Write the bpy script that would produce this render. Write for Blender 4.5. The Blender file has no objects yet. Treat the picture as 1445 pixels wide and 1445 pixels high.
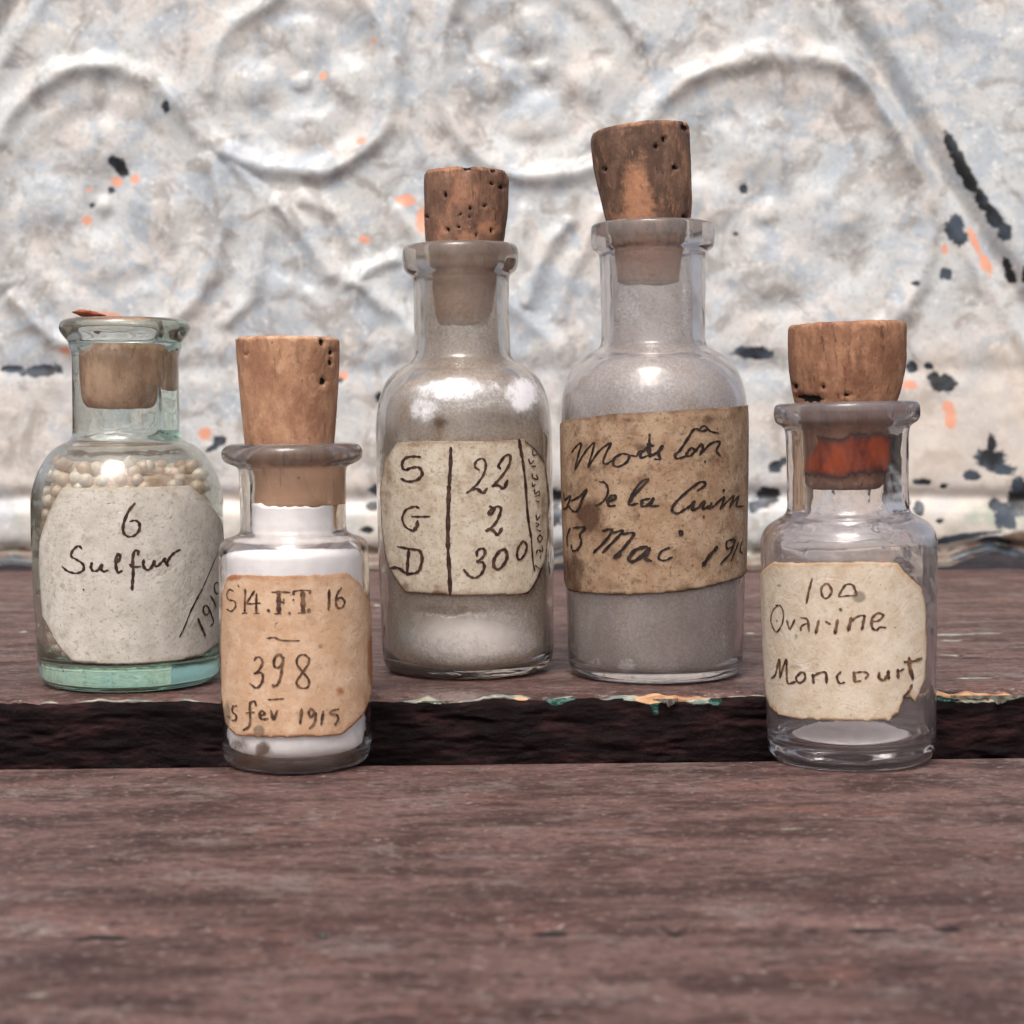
import bpy, bmesh, math, random
import numpy as np
from mathutils import Vector, Matrix
from mathutils.geometry import delaunay_2d_cdt

random.seed(7)
rng = np.random.default_rng(7)
scene = bpy.context.scene
C = scene.collection

# ------------------------------------------------------------------ camera
F = 2500.0                  # focal length in pixels of the 1445 px photograph
CX = CY = 722.5
EYE = 595.0                 # row of the horizon
H_LOW = 0.0507              # eye above the lower plank (z = 0)
H_UP = 0.0434               # eye above the upper plank
STEP = H_LOW - H_UP
PITCH = math.atan((CY - EYE) / F)
cam_d = bpy.data.cameras.new('camera')
cam_d.sensor_width = 36.0
cam_d.lens = 36.0 * F / 1445.0
cam_d.clip_start = 0.01
cam_d.clip_end = 50.0
cam_d.dof.use_dof = True
cam_d.dof.focus_distance = 0.283
cam_d.dof.aperture_fstop = cam_d.lens / 1.45
cam = bpy.data.objects.new('camera', cam_d)
cam.location = (0, 0, H_LOW)
cam.rotation_euler = (math.pi / 2 - PITCH, 0, 0)
C.objects.link(cam)
scene.camera = cam

# ------------------------------------------------------------------ daylight
SUN_EL, SUN_AZ = math.radians(54), math.radians(192)
world = bpy.data.worlds.new('World')
scene.world = world
world.use_nodes = True
wn = world.node_tree
bg = wn.nodes['Background']
sky = wn.nodes.new('ShaderNodeTexSky')
sky.sky_type = 'NISHITA'
sky.sun_disc = False
sky.sun_elevation = SUN_EL
sky.sun_rotation = SUN_AZ
sky.air_density = 0.6
sky.dust_density = 6.0
sky.ozone_density = 0.3
hsv = wn.nodes.new('ShaderNodeHueSaturation')      # thin even cloud: the blue is mostly washed out
hsv.inputs['Saturation'].default_value = 0.42
wn.links.new(sky.outputs[0], hsv.inputs['Color'])
wn.links.new(hsv.outputs[0], bg.inputs['Color'])
bg.inputs['Strength'].default_value = 0.15
sun_d = bpy.data.lights.new('sun', 'SUN')
sun_d.energy = 0.85
sun_d.angle = math.radians(24)
sun_d.color = (1.0, 0.93, 0.86)
sun = bpy.data.objects.new('sun', sun_d)
sdir = Vector((math.sin(SUN_AZ) * math.cos(SUN_EL), math.cos(SUN_AZ) * math.cos(SUN_EL), math.sin(SUN_EL)))
sun.rotation_euler = sdir.to_track_quat('Z', 'Y').to_euler()
sun.location = sdir * 3
C.objects.link(sun)
vs = scene.view_settings
vs.view_transform = 'Standard'
vs.look = 'None'
vs.exposure = 0.58
vs.gamma = 1.0
cy = scene.cycles
cy.max_bounces = 20
cy.transmission_bounces = 16
cy.glossy_bounces = 8
cy.diffuse_bounces = 4
cy.transparent_max_bounces = 16
cy.blur_glossy = 0.3
cy.sample_clamp_indirect = 25.0
cy.use_denoising = True

# ------------------------------------------------------------------ measuring
CP, SP = math.cos(PITCH), math.sin(PITCH)

def ray(px, py):
    a, b = (px - CX) / F, (py - CY) / F
    return Vector((a, CP - b * SP, -SP - b * CP))

def at_depth(px, py, Y):
    r = ray(px, py)
    t = Y / r.y
    return Vector((r.x * t, Y, H_LOW + r.z * t))

def at_height(px, py, z):
    r = ray(px, py)
    t = (z - H_LOW) / r.z
    return Vector((r.x * t, r.y * t, z))

# ------------------------------------------------------------------ numpy noise
def _hash(ix, iy, seed):
    h = (ix.astype(np.int64) * 374761393 + iy.astype(np.int64) * 668265263 + seed * 1442695041) & 0xFFFFFFFF
    h = ((h ^ (h >> 13)) * 1274126177) & 0xFFFFFFFF
    h = (h ^ (h >> 16)) & 0xFFFFFFFF
    return h / 4294967295.0

def vnoise(x, y, seed=0):
    x = np.asarray(x, float); y = np.asarray(y, float)
    ix, iy = np.floor(x), np.floor(y)
    fx, fy = x - ix, y - iy
    fx = fx * fx * fx * (fx * (fx * 6 - 15) + 10)
    fy = fy * fy * fy * (fy * (fy * 6 - 15) + 10)
    a = _hash(ix, iy, seed); b = _hash(ix + 1, iy, seed)
    c = _hash(ix, iy + 1, seed); d = _hash(ix + 1, iy + 1, seed)
    return (a + (b - a) * fx) * (1 - fy) + (c + (d - c) * fx) * fy

def fbm(x, y, octv=4, seed=0, gain=0.5):
    s, amp, tot = 0.0, 1.0, 0.0
    for k in range(octv):
        s = s + amp * (vnoise(x * 2 ** k + 17.3 * k, y * 2 ** k - 9.1 * k, seed + k) - 0.5)
        tot += amp
        amp *= gain
    return s / tot * 2      # about -1 .. 1

def sstep(a, b, x):
    t = np.clip((x - a) / (b - a), 0, 1)
    return t * t * (3 - 2 * t)

# ------------------------------------------------------------------ mesh helpers
def mesh_np(name, verts, quads, mat, parent=None, smooth=True, attrs=None, extra=None):
    me = bpy.data.meshes.new(name)
    verts = np.asarray(verts, np.float32).reshape(-1, 3)
    quads = np.asarray(quads, np.int32)
    extra = extra or []
    nq = len(quads)
    loops = quads.reshape(-1)
    if extra:
        loops = np.concatenate([loops] + [np.asarray(e, np.int32) for e in extra])
    starts = list(range(0, nq * 4, 4)) if nq < 10 else None
    st = np.arange(nq, dtype=np.int32) * 4
    if extra:
        lens = np.array([len(e) for e in extra], np.int32)
        st = np.concatenate([st, nq * 4 + np.concatenate([[0], np.cumsum(lens)[:-1]])]).astype(np.int32)
    me.vertices.add(len(verts)); me.vertices.foreach_set('co', verts.reshape(-1))
    me.loops.add(len(loops)); me.loops.foreach_set('vertex_index', loops)
    me.polygons.add(len(st)); me.polygons.foreach_set('loop_start', st)
    me.update(calc_edges=True)
    me.validate()
    me.polygons.foreach_set('use_smooth', np.full(len(me.polygons), smooth))
    for k, v in (attrs or {}).items():
        a = me.attributes.new(k, 'FLOAT', 'POINT')
        a.data.foreach_set('value', np.asarray(v, np.float32).reshape(-1))
    if mat: me.materials.append(mat)
    o = bpy.data.objects.new(name, me)
    C.objects.link(o)
    if parent: o.parent = parent
    return o

def fix_normals(o):
    bm = bmesh.new(); bm.from_mesh(o.data)
    bmesh.ops.recalc_face_normals(bm, faces=bm.faces)
    bm.to_mesh(o.data); bm.free()

def grid_quads(nr, nc, wrap=False):
    r = np.arange(nr - 1)[:, None]; c = np.arange(nc if wrap else nc - 1)[None, :]
    c2 = (c + 1) % nc
    return np.stack([r * nc + c, r * nc + c2, (r + 1) * nc + c2, (r + 1) * nc + c], -1).reshape(-1, 4)

def tag(o, label=None, cat=None, group=None, kind=None):
    if label: o['label'] = label
    if cat: o['category'] = cat
    if group: o['group'] = group
    if kind: o['kind'] = kind
    return o

def empty(name, loc, rot=(0, 0, 0)):
    o = bpy.data.objects.new(name, None)
    o.location = loc; o.rotation_euler = rot
    o.empty_display_size = 0.005
    C.objects.link(o)
    return o

# ------------------------------------------------------------------ materials
K = 0.74                    # sRGB values read off the photograph -> base colour
def lin(r, g, b):
    f = lambda c: (c / 255 / 12.92) if c / 255 <= 0.04045 else ((c / 255 + 0.055) / 1.055) ** 2.4
    return (f(r) * K, f(g) * K, f(b) * K, 1.0)

def linw(r, g, b):
    c = lin(r, g, b)
    return (c[0] / K, c[1] / K, c[2] / K, 1.0)

class Mat:
    def __init__(s, name):
        s.m = bpy.data.materials.new(name); s.m.use_nodes = True
        s.t = s.m.node_tree; s.t.nodes.clear()
        s.out = s.t.nodes.new('ShaderNodeOutputMaterial')
        s._co = None
    def n(s, typ, inp=None, **props):
        nd = s.t.nodes.new(typ)
        for k, v in props.items(): setattr(nd, k, v)
        for k, v in (inp or {}).items():
            sock = nd.inputs[k]
            if isinstance(v, bpy.types.NodeSocket): s.t.links.new(v, sock)
            elif isinstance(v, bpy.types.Node): s.t.links.new(v.outputs[0], sock)
            else: sock.default_value = v
        return nd
    def co(s):
        if s._co is None: s._co = s.n('ShaderNodeTexCoord').outputs['Object']
        return s._co
    def mapped(s, scale, loc=(0, 0, 0), rot=(0, 0, 0)):
        return s.n('ShaderNodeMapping', {'Vector': s.co(), 'Scale': scale, 'Location': loc, 'Rotation': rot}).outputs[0]
    def noise(s, scale, detail=4, rough=0.55, vec=None, dist=0.0):
        return s.n('ShaderNodeTexNoise', {'Vector': vec or s.co(), 'Scale': scale, 'Detail': detail, 'Roughness': rough, 'Distortion': dist}).outputs['Fac']
    def voro(s, scale, vec=None, feature='F1', out='Distance'):
        return s.n('ShaderNodeTexVoronoi', {'Vector': vec or s.co(), 'Scale': scale}, feature=feature).outputs[out]
    def attr(s, name):
        return s.n('ShaderNodeAttribute', attribute_name=name).outputs['Fac']
    def rng(s, v, a, b, c=0.0, d=1.0, smooth=True):
        return s.n('ShaderNodeMapRange', {'Value': v, 'From Min': a, 'From Max': b, 'To Min': c, 'To Max': d},
                   interpolation_type='SMOOTHSTEP' if smooth else 'LINEAR').outputs[0]
    def math(s, op, a, b=None, clamp=False):
        nd = s.n('ShaderNodeMath', operation=op, use_clamp=clamp)
        for i, v in enumerate((a, b)):
            if v is None: continue
            if isinstance(v, bpy.types.NodeSocket): s.t.links.new(v, nd.inputs[i])
            else: nd.inputs[i].default_value = v
        return nd.outputs[0]
    def mix(s, f, a, b, blend='MIX'):
        nd = s.n('ShaderNodeMix', data_type='RGBA', blend_type=blend)
        for i, v in ((0, f), (6, a), (7, b)):
            if isinstance(v, bpy.types.NodeSocket): s.t.links.new(v, nd.inputs[i])
            else: nd.inputs[i].default_value = v
        return nd.outputs[2]
    def bump(s, h, strength, dist, normal=None):
        i = {'Height': h, 'Strength': strength, 'Distance': dist}
        if normal: i['Normal'] = normal
        return s.n('ShaderNodeBump', i).outputs[0]
    def principled(s, col, rough=0.6, normal=None, spec=0.5, **kw):
        i = {'Base Color': col, 'Roughness': rough, 'Specular IOR Level': spec}
        if normal: i['Normal'] = normal
        i.update(kw)
        return s.n('ShaderNodeBsdfPrincipled', i).outputs[0]
    def surface(s, sh):
        s.t.links.new(sh, s.out.inputs['Surface'])
        return s.m

def mat_panel():
    m = Mat('chipped_white_paint')
    v = m.mapped((1, 1, 1))
    base = m.mix(m.rng(m.noise(55, 6, 0.62, v, 0.6), 0.40, 0.62), lin(207, 209, 209), lin(218, 211, 205))
    base = m.mix(m.rng(m.noise(75, 6, 0.62, m.mapped((1, 1, 1), (3, 1, 2)), 0.8), 0.47, 0.62, 0, 0.9), base, lin(180, 189, 198))
    base = m.mix(m.rng(m.noise(85, 6, 0.65, m.mapped((1, 1, 1), (7, 4, 1)), 0.8), 0.49, 0.64, 0, 0.8), base, lin(158, 152, 147))
    base = m.mix(m.rng(m.noise(900, 3, 0.6), 0.52, 0.72, 0, 0.5), base, lin(146, 140, 134))
    base = m.mix(m.rng(m.noise(700, 4, 0.7, m.mapped((1, 1, 1), (2, 8, 3))), 0.64, 0.70, 0, 0.6), base, lin(228, 176, 150))
    base = m.mix(m.rng(m.noise(800, 4, 0.7, m.mapped((1, 1, 1), (12, 8, 3))), 0.67, 0.72, 0, 0.8), base, lin(84, 80, 80))
    base = m.mix(m.rng(m.noise(420, 5, 0.7, m.mapped((1, 1, 1), (1, 18, 3))), 0.56, 0.66, 0, 0.7), base, lin(236, 234, 230))
    base = m.mix(m.rng(m.attr('warm'), 0.2, 0.9, 0, 0.6), base, lin(224, 208, 192))
    base = m.mix(m.rng(m.math('ADD', m.attr('rust'), m.math('MULTIPLY', m.noise(260, 4), 0.5)), 0.66, 0.9), base, lin(112, 84, 70))
    green = m.rng(m.math('ADD', m.attr('green'), m.math('MULTIPLY', m.noise(220, 4), 0.5)), 0.62, 0.95, 0, 0.8)
    base = m.mix(green, base, lin(150, 165, 148))
    nz = m.math('MULTIPLY', m.math('SUBTRACT', m.noise(420, 7, 0.8), 0.5), 2.0)
    orange = m.rng(m.math('ADD', m.attr('orange'), nz), 0.45, 0.60)
    base = m.mix(orange, base, lin(236, 170, 142))
    nz2 = m.math('MULTIPLY', m.math('SUBTRACT', m.noise(380, 7, 0.8, m.mapped((1, 1, 1), (5, 5, 5))), 0.5), 2.2)
    dark = m.rng(m.math('ADD', m.attr('dark'), nz2), 0.42, 0.58)
    chip_shade = m.mix(m.rng(m.noise(160, 3), 0.4, 0.62), lin(30, 32, 35), lin(66, 76, 88))  # bare chips, and the painted shadows along the foot
    base = m.mix(dark, base, chip_shade)
    h = m.math('ADD', m.noise(240, 5, 0.6), m.math('MULTIPLY', dark, -1.2))
    nrm = m.bump(h, 0.35, 0.0005)
    return m.surface(m.principled(base, m.rng(m.noise(120), 0.3, 0.7, 0.30, 0.5), nrm, 0.45))

def mat_plank(seed, face_dark=True):
    m = Mat('weathered_red_brown_paint')
    st = m.mapped((26, 80, 80), (seed, 0, 0))
    fine = m.mapped((320, 620, 620), (seed, 2, 0))
    base = m.mix(m.rng(m.noise(1.6, 9, 0.7, st), 0.38, 0.60), lin(70, 45, 41), lin(124, 94, 88))
    base = m.mix(m.rng(m.noise(1.0, 8, 0.72, m.mapped((50, 90, 90), (seed + 5, 1, 0))), 0.53, 0.68, 0, 0.7), base, lin(138, 95, 84))
    base = m.mix(m.rng(m.noise(1.0, 9, 0.75, m.mapped((60, 80, 80), (seed + 9, 3, 0))), 0.52, 0.64, 0, 0.75), base, lin(138, 120, 115))
    base = m.mix(m.rng(m.noise(1.0, 4, 0.6, m.mapped((14, 34, 34), (seed + 2, 5, 0))), 0.50, 0.66, 0, 0.6), base, lin(78, 50, 45))
    base = m.mix(m.rng(m.noise(1.2, 6, 0.75, fine), 0.48, 0.64, 0, 0.8), base, lin(56, 38, 36))
    base = m.mix(m.rng(m.noise(1.0, 5, 0.75, m.mapped((700, 1100, 1100), (seed, 6, 0))), 0.55, 0.68, 0, 0.8), base, lin(172, 156, 148))
    base = m.mix(m.rng(m.noise(1.0, 5, 0.75, m.mapped((700, 1100, 1100), (seed + 3, 6, 0))), 0.56, 0.68, 0, 0.8), base, lin(46, 34, 34))
    base = m.mix(m.rng(m.noise(1.0, 4, 0.6, m.mapped((160, 300, 300), (seed + 1, 9, 0))), 0.70, 0.76, 0, 0.7), base, lin(150, 160, 150))
    nz = m.math('MULTIPLY', m.math('SUBTRACT', m.noise(1.0, 5, 0.65, m.mapped((260, 900, 900), (seed, 3, 1))), 0.5), 0.9)
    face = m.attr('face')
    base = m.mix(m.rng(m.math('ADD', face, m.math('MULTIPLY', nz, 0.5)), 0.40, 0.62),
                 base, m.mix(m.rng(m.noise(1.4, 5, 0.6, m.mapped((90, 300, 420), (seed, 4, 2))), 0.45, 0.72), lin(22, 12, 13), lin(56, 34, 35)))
    base = m.mix(m.rng(m.math('ADD', m.attr('crack'), m.math('MULTIPLY', nz, 0.3)), 0.4, 0.7), base, lin(26, 19, 18))
    pale = m.rng(m.math('ADD', m.attr('pale'), nz), 0.44, 0.62)
    palec = m.mix(m.rng(m.noise(1.0, 4, 0.6, m.mapped((300, 700, 700), (seed, 8, 1))), 0.42, 0.6), lin(126, 142, 134), lin(196, 192, 172))
    base = m.mix(pale, base, palec)
    grn = m.rng(m.math('ADD', m.attr('green'), nz), 0.45, 0.6)
    base = m.mix(grn, base, m.mix(m.rng(m.noise(900), 0.45, 0.6), lin(30, 62, 56), lin(88, 124, 112)))
    bare = m.rng(m.math('ADD', m.attr('bare'), nz), 0.42, 0.58)
    barec = m.mix(m.rng(m.noise(1.0, 4, 0.6, m.mapped((120, 900, 900), (seed, 1, 8))), 0.4, 0.62), lin(222, 178, 136), lin(176, 116, 82))
    base = m.mix(bare, base, barec)
    h = m.math('ADD', m.noise(1.2, 6, 0.75, fine), m.math('MULTIPLY', m.noise(1500, 3, 0.6), 0.6))
    nrm = m.bump(h, 0.9, 0.0004)
    return m.surface(m.principled(base, m.rng(m.noise(300), 0.3, 0.7, 0.5, 0.75), nrm, m.rng(face, 0.3, 0.7, 0.35, 0.08)))

def mat_glass(name, tint, rough=0.0, dust_col=(0.3, 0.25, 0.2, 1), dust_col2=(0.4, 0.35, 0.3, 1), absorb=None, density=0.0, seed=0, wob=0.00022, speck=0.6, haze=0.006):
    """old glass: wavy, tinted, with dust, dried dirt and painted shade or glints where the attributes dust / white / brown say"""
    m = Mat(name)
    h = m.math('ADD', m.noise(150, 3, 0.5, m.mapped((1, 1, 0.45), (seed, 0, 0))), m.math('MULTIPLY', m.noise(700, 2, 0.5), 0.10))
    nrm = m.bump(h, 0.55, wob)
    g = m.n('ShaderNodeBsdfGlass', {'Color': tint, 'Roughness': rough, 'IOR': 1.5, 'Normal': nrm}).outputs[0]
    n1 = m.noise(190, 5, 0.6, m.mapped((1, 1, 0.8), (seed, 8, 0)))
    n2 = m.noise(900, 5, 0.7, m.mapped((1, 1, 0.6), (seed, 1, 4)))
    dust = m.math('MULTIPLY', m.attr('dust'), m.math('ADD', m.math('ADD', m.rng(n1, 0.25, 0.75, 0.62, 0.92), m.rng(n2, 0.3, 0.75, -0.08, 0.12)), 0.0), True)
    wn_ = m.rng(m.math('ADD', m.attr('white'), m.math('MULTIPLY', m.math('SUBTRACT', m.noise(700, 7, 0.8, m.mapped((1, 1, 0.8), (seed, 4, 0))), 0.5), 1.1)), 0.25, 0.85)
    bn_ = m.rng(m.math('ADD', m.attr('brown'), m.math('MULTIPLY', m.math('SUBTRACT', m.noise(800, 7, 0.8, m.mapped((1, 1, 0.9), (seed, 2, 7))), 0.5), 1.4)), 0.35, 0.95)
    sp = m.rng(m.noise(1900, 5, 0.78, m.mapped((1, 1, 0.8), (seed, 3, 0))), 0.625, 0.69, 0, 0.9)
    lp = m.rng(m.noise(2100, 4, 0.78, m.mapped((1, 1, 0.8), (seed, 13, 5))), 0.65, 0.72, 0, 0.8)
    spk = m.math('MULTIPLY', m.math('MULTIPLY', sp, speck), m.math('ADD', m.math('MULTIPLY', m.attr('dust'), 2.6), 0.12), True)
    col = m.mix(m.rng(n1, 0.2, 0.8), dust_col, dust_col2)
    col = m.mix(wn_, col, linw(240, 238, 242))
    col = m.mix(bn_, col, lin(96, 70, 50))
    col = m.mix(spk, col, lin(58, 46, 38))
    lpk = m.math('MULTIPLY', m.math('MULTIPLY', lp, speck), m.math('MULTIPLY', m.attr('dust'), 2.2), True)
    col = m.mix(lpk, col, lin(224, 214, 204))
    mask = m.math('MAXIMUM', dust, m.math('MULTIPLY', wn_, 0.92))
    mask = m.math('MAXIMUM', mask, m.math('MULTIPLY', lpk, 0.8))
    mask = m.math('MAXIMUM', mask, m.math('MULTIPLY', bn_, 0.75))
    mask = m.math('MAXIMUM', mask, m.math('MULTIPLY', spk, 0.8))
    mask = m.math('ADD', mask, haze, True)
    d = m.n('ShaderNodeBsdfDiffuse', {'Color': col}).outputs[0]
    t = m.n('ShaderNodeBsdfTranslucent', {'Color': col}).outputs[0]
    d = m.n('ShaderNodeMixShader', {0: 0.25, 1: d, 2: t}).outputs[0]
    gl = m.n('ShaderNodeBsdfGlossy', {'Color': (1, 1, 1, 1), 'Roughness': 0.07, 'Normal': nrm}).outputs[0]
    d = m.n('ShaderNodeMixShader', {0: m.n('ShaderNodeFresnel', {'IOR': 1.45}).outputs[0], 1: d, 2: gl}).outputs[0]
    sh = m.n('ShaderNodeMixShader', {0: mask, 1: g, 2: d}).outputs[0]
    if absorb:
        va = m.n('ShaderNodeVolumeAbsorption', {'Color': absorb, 'Density': density})
        m.t.links.new(va.outputs[0], m.out.inputs['Volume'])
    return m.surface(sh)

def mat_film(name, col_a, col_b, white, seed=0, lo=0.5, hi=0.95):
    # dried powder that clings to the inside of the wall: part see-through, part white, brown also painting shade
    m = Mat(name)
    n1 = m.noise(200, 6, 0.65, m.mapped((1, 1, 0.6), (seed, 0, 0)))
    col = m.mix(m.rng(n1, 0.35, 0.65), col_a, col_b)
    w = m.rng(m.math('ADD', m.attr('white'), m.math('MULTIPLY', m.math('SUBTRACT', m.noise(600, 7, 0.78), 0.5), 1.2)), 0.25, 0.62)
    col = m.mix(w, col, white)
    col = m.mix(m.rng(m.attr('brown'), 0.1, 0.9, 0, 0.9), col, lin(110, 82, 60))
    col = m.mix(m.rng(m.noise(1600, 3, 0.7, m.mapped((1, 1, 1), (seed, 2, 0))), 0.66, 0.76, 0, 0.55), col, lin(74, 62, 52))
    grain = m.noise(2300, 4, 0.75, m.mapped((1, 1, 1), (seed, 12, 0)))
    col = m.mix(m.rng(grain, 0.38, 0.60, 0, 0.55), col, lin(106, 88, 74))
    col = m.mix(m.rng(m.noise(1900, 2, 0.5, m.mapped((1, 1, 1), (seed, 15, 3))), 0.69, 0.74, 0, 0.9), col, linw(250, 246, 240))
    a = m.rng(m.noise(130, 5, 0.6, m.mapped((1, 1, 0.5), (seed, 6, 0))), 0.3, 0.7, lo, hi)
    a = m.math('MULTIPLY', a, m.rng(grain, 0.3, 0.7, 0.86, 1.04))
    a = m.math('MAXIMUM', a, m.math('MULTIPLY', w, 0.97))
    a = m.math('MULTIPLY', a, m.attr('film'))
    d = m.n('ShaderNodeBsdfDiffuse', {'Color': col}).outputs[0]
    t = m.n('ShaderNodeBsdfTranslucent', {'Color': col}).outputs[0]
    dt = m.n('ShaderNodeMixShader', {0: 0.12, 1: d, 2: t}).outputs[0]
    tr = m.n('ShaderNodeBsdfTransparent').outputs[0]
    return m.surface(m.n('ShaderNodeMixShader', {0: a, 1: tr, 2: dt}).outputs[0])

def mat_cork(name, base, dark, light, streak=0.5, seed=0, spots=0.5, stain=(0.3, 0.05, 0.01, 1)):
    m = Mat(name)
    st = m.mapped((1, 1, 0.22), (seed, 0, 0))
    col = m.mix(m.rng(m.noise(300, 6, 0.65, m.mapped((1, 1, 0.6), (seed, 1, 0))), 0.34, 0.66), base, dark)
    col = m.mix(m.rng(m.noise(420, 5, 0.6, st), 0.5, 0.72, 0, streak), col, dark)
    col = m.mix(m.rng(m.noise(240, 5, 0.65, m.mapped((1, 1, 0.5), (seed, 6, 0))), 0.52, 0.72, 0, 0.7), col, light)
    col = m.mix(m.rng(m.noise(1800, 3, 0.6), 0.5, 0.75, 0, 0.35), col, dark)
    nz = m.math('MULTIPLY', m.math('SUBTRACT', m.noise(550, 6, 0.7), 0.5), 1.3)
    col = m.mix(m.rng(m.math('ADD', m.attr('patch'), nz), 0.30, 0.85, 0, 0.85), col, light)
    col = m.mix(m.rng(m.math('ADD', m.attr('stain'), nz), 0.35, 0.65), col, stain)
    col = m.mix(m.rng(m.noise(900, 5, 0.75, m.mapped((1, 1, 0.16), (seed, 3, 3))), 0.56, 0.68, 0, streak), col, lin(70, 44, 32))
    col = m.mix(m.rng(m.noise(700, 5, 0.75, m.mapped((1, 1, 0.5), (seed, 13, 3))), 0.58, 0.70, 0, 0.6), col, light)
    pore = m.rng(m.noise(1100, 4, 0.7, m.mapped((1, 1, 0.5), (seed, 9, 0))), 0.655, 0.70, 0, spots)
    col = m.mix(pore, col, lin(45, 26, 20))
    col = m.mix(m.rng(m.math('ADD', m.attr('pit'), m.math('MULTIPLY', nz, 0.22)), 0.35, 0.6), col, lin(22, 12, 10))
    h = m.math('ADD', m.noise(700, 5, 0.65, m.mapped((1, 1, 0.6))), m.math('MULTIPLY', pore, -0.8))
    nrm = m.bump(h, 0.8, 0.00035)
    return m.surface(m.principled(col, 0.75, nrm, 0.25))

def mat_paper(name, base, dark, edgec, light, seed=0, mott=0.5, speck=0.5):
    m = Mat(name)
    col = m.mix(m.rng(m.noise(260, 6, 0.65, m.mapped((1, 1, 1), (seed, 0, 0))), 0.38, 0.66), base, light)
    col = m.mix(m.rng(m.noise(340, 6, 0.7, m.mapped((1, 1, 1), (seed, 4, 0))), 0.48, 0.74, 0, mott), col, dark)
    col = m.mix(m.rng(m.noise(1700, 4, 0.7, m.mapped((1, 1, 1), (seed, 7, 0))), 0.52, 0.72, 0, speck), col, dark)
    nz = m.math('MULTIPLY', m.math('SUBTRACT', m.noise(420, 5, 0.65), 0.5), 0.9)
    col = m.mix(m.rng(m.math('ADD', m.attr('edge'), nz), 0.35, 1.05, 0, 0.65), col, edgec)
    col = m.mix(m.rng(m.math('ADD', m.attr('stain'), nz), 0.3, 0.75, 0, 0.85), col, edgec)
    col = m.mix(m.rng(m.attr('smudge'), 0.2, 0.8, 0, 0.6), col, lin(80, 76, 68))
    col = m.mix(m.rng(m.noise(1100, 2, 0.5, m.mapped((1, 1, 1), (seed, 11, 0))), 0.735, 0.77, 0, 0.6), col, lin(70, 58, 48))
    h = m.math('ADD', m.noise(500, 5, 0.6), m.math('MULTIPLY', m.noise(2500, 2), 0.3))
    wr = m.noise(130, 3, 0.5, m.mapped((1, 1, 1), (seed, 3, 1)), 1.5)
    ridge = m.math('ABSOLUTE', m.math('SUBTRACT', wr, 0.5))
    n0 = m.bump(m.math('MULTIPLY', m.rng(ridge, 0.0, 0.04), m.rng(m.noise(90, 3, 0.5, m.mapped((1, 1, 1), (seed, 9, 9))), 0.46, 0.62)), 0.22, 0.00016)
    return m.surface(m.principled(col, 0.8, m.bump(h, 0.6, 0.00022, n0), 0.2))

def mat_ink(name, col, fade, amt=0.5, seed=0):
    m = Mat(name)
    c = m.mix(m.rng(m.noise(700, 5, 0.7, m.mapped((1, 1, 1), (seed, 0, 0))), 0.40, 0.66, 0, amt), col, fade)
    return m.surface(m.principled(c, 0.6, None, 0.3))

def mat_simple(name, c1, c2, scale=600, rough=0.8, bump=0.0002, spec=0.3, speck=None):
    m = Mat(name)
    col = m.mix(m.rng(m.noise(scale, 5, 0.6), 0.35, 0.65), c1, c2)
    if speck: col = m.mix(m.rng(m.noise(1300, 3, 0.6), 0.70, 0.76, 0, 0.7), col, speck)
    return m.surface(m.principled(col, rough, m.bump(m.noise(scale * 1.7, 4), 0.5, bump), spec))

# ------------------------------------------------------------------ ground far below the bench
def build_ground():
    m = mat_simple('grey_paving', lin(120, 114, 106), lin(96, 90, 84), 30, 0.9, 0.002)
    v = [(-6, -6, -0.45), (6, -6, -0.45), (6, 6, -0.45), (-6, 6, -0.45)]
    o = mesh_np('ground', v, [(0, 1, 2, 3)], m, smooth=False)
    tag(o, kind='structure')

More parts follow.
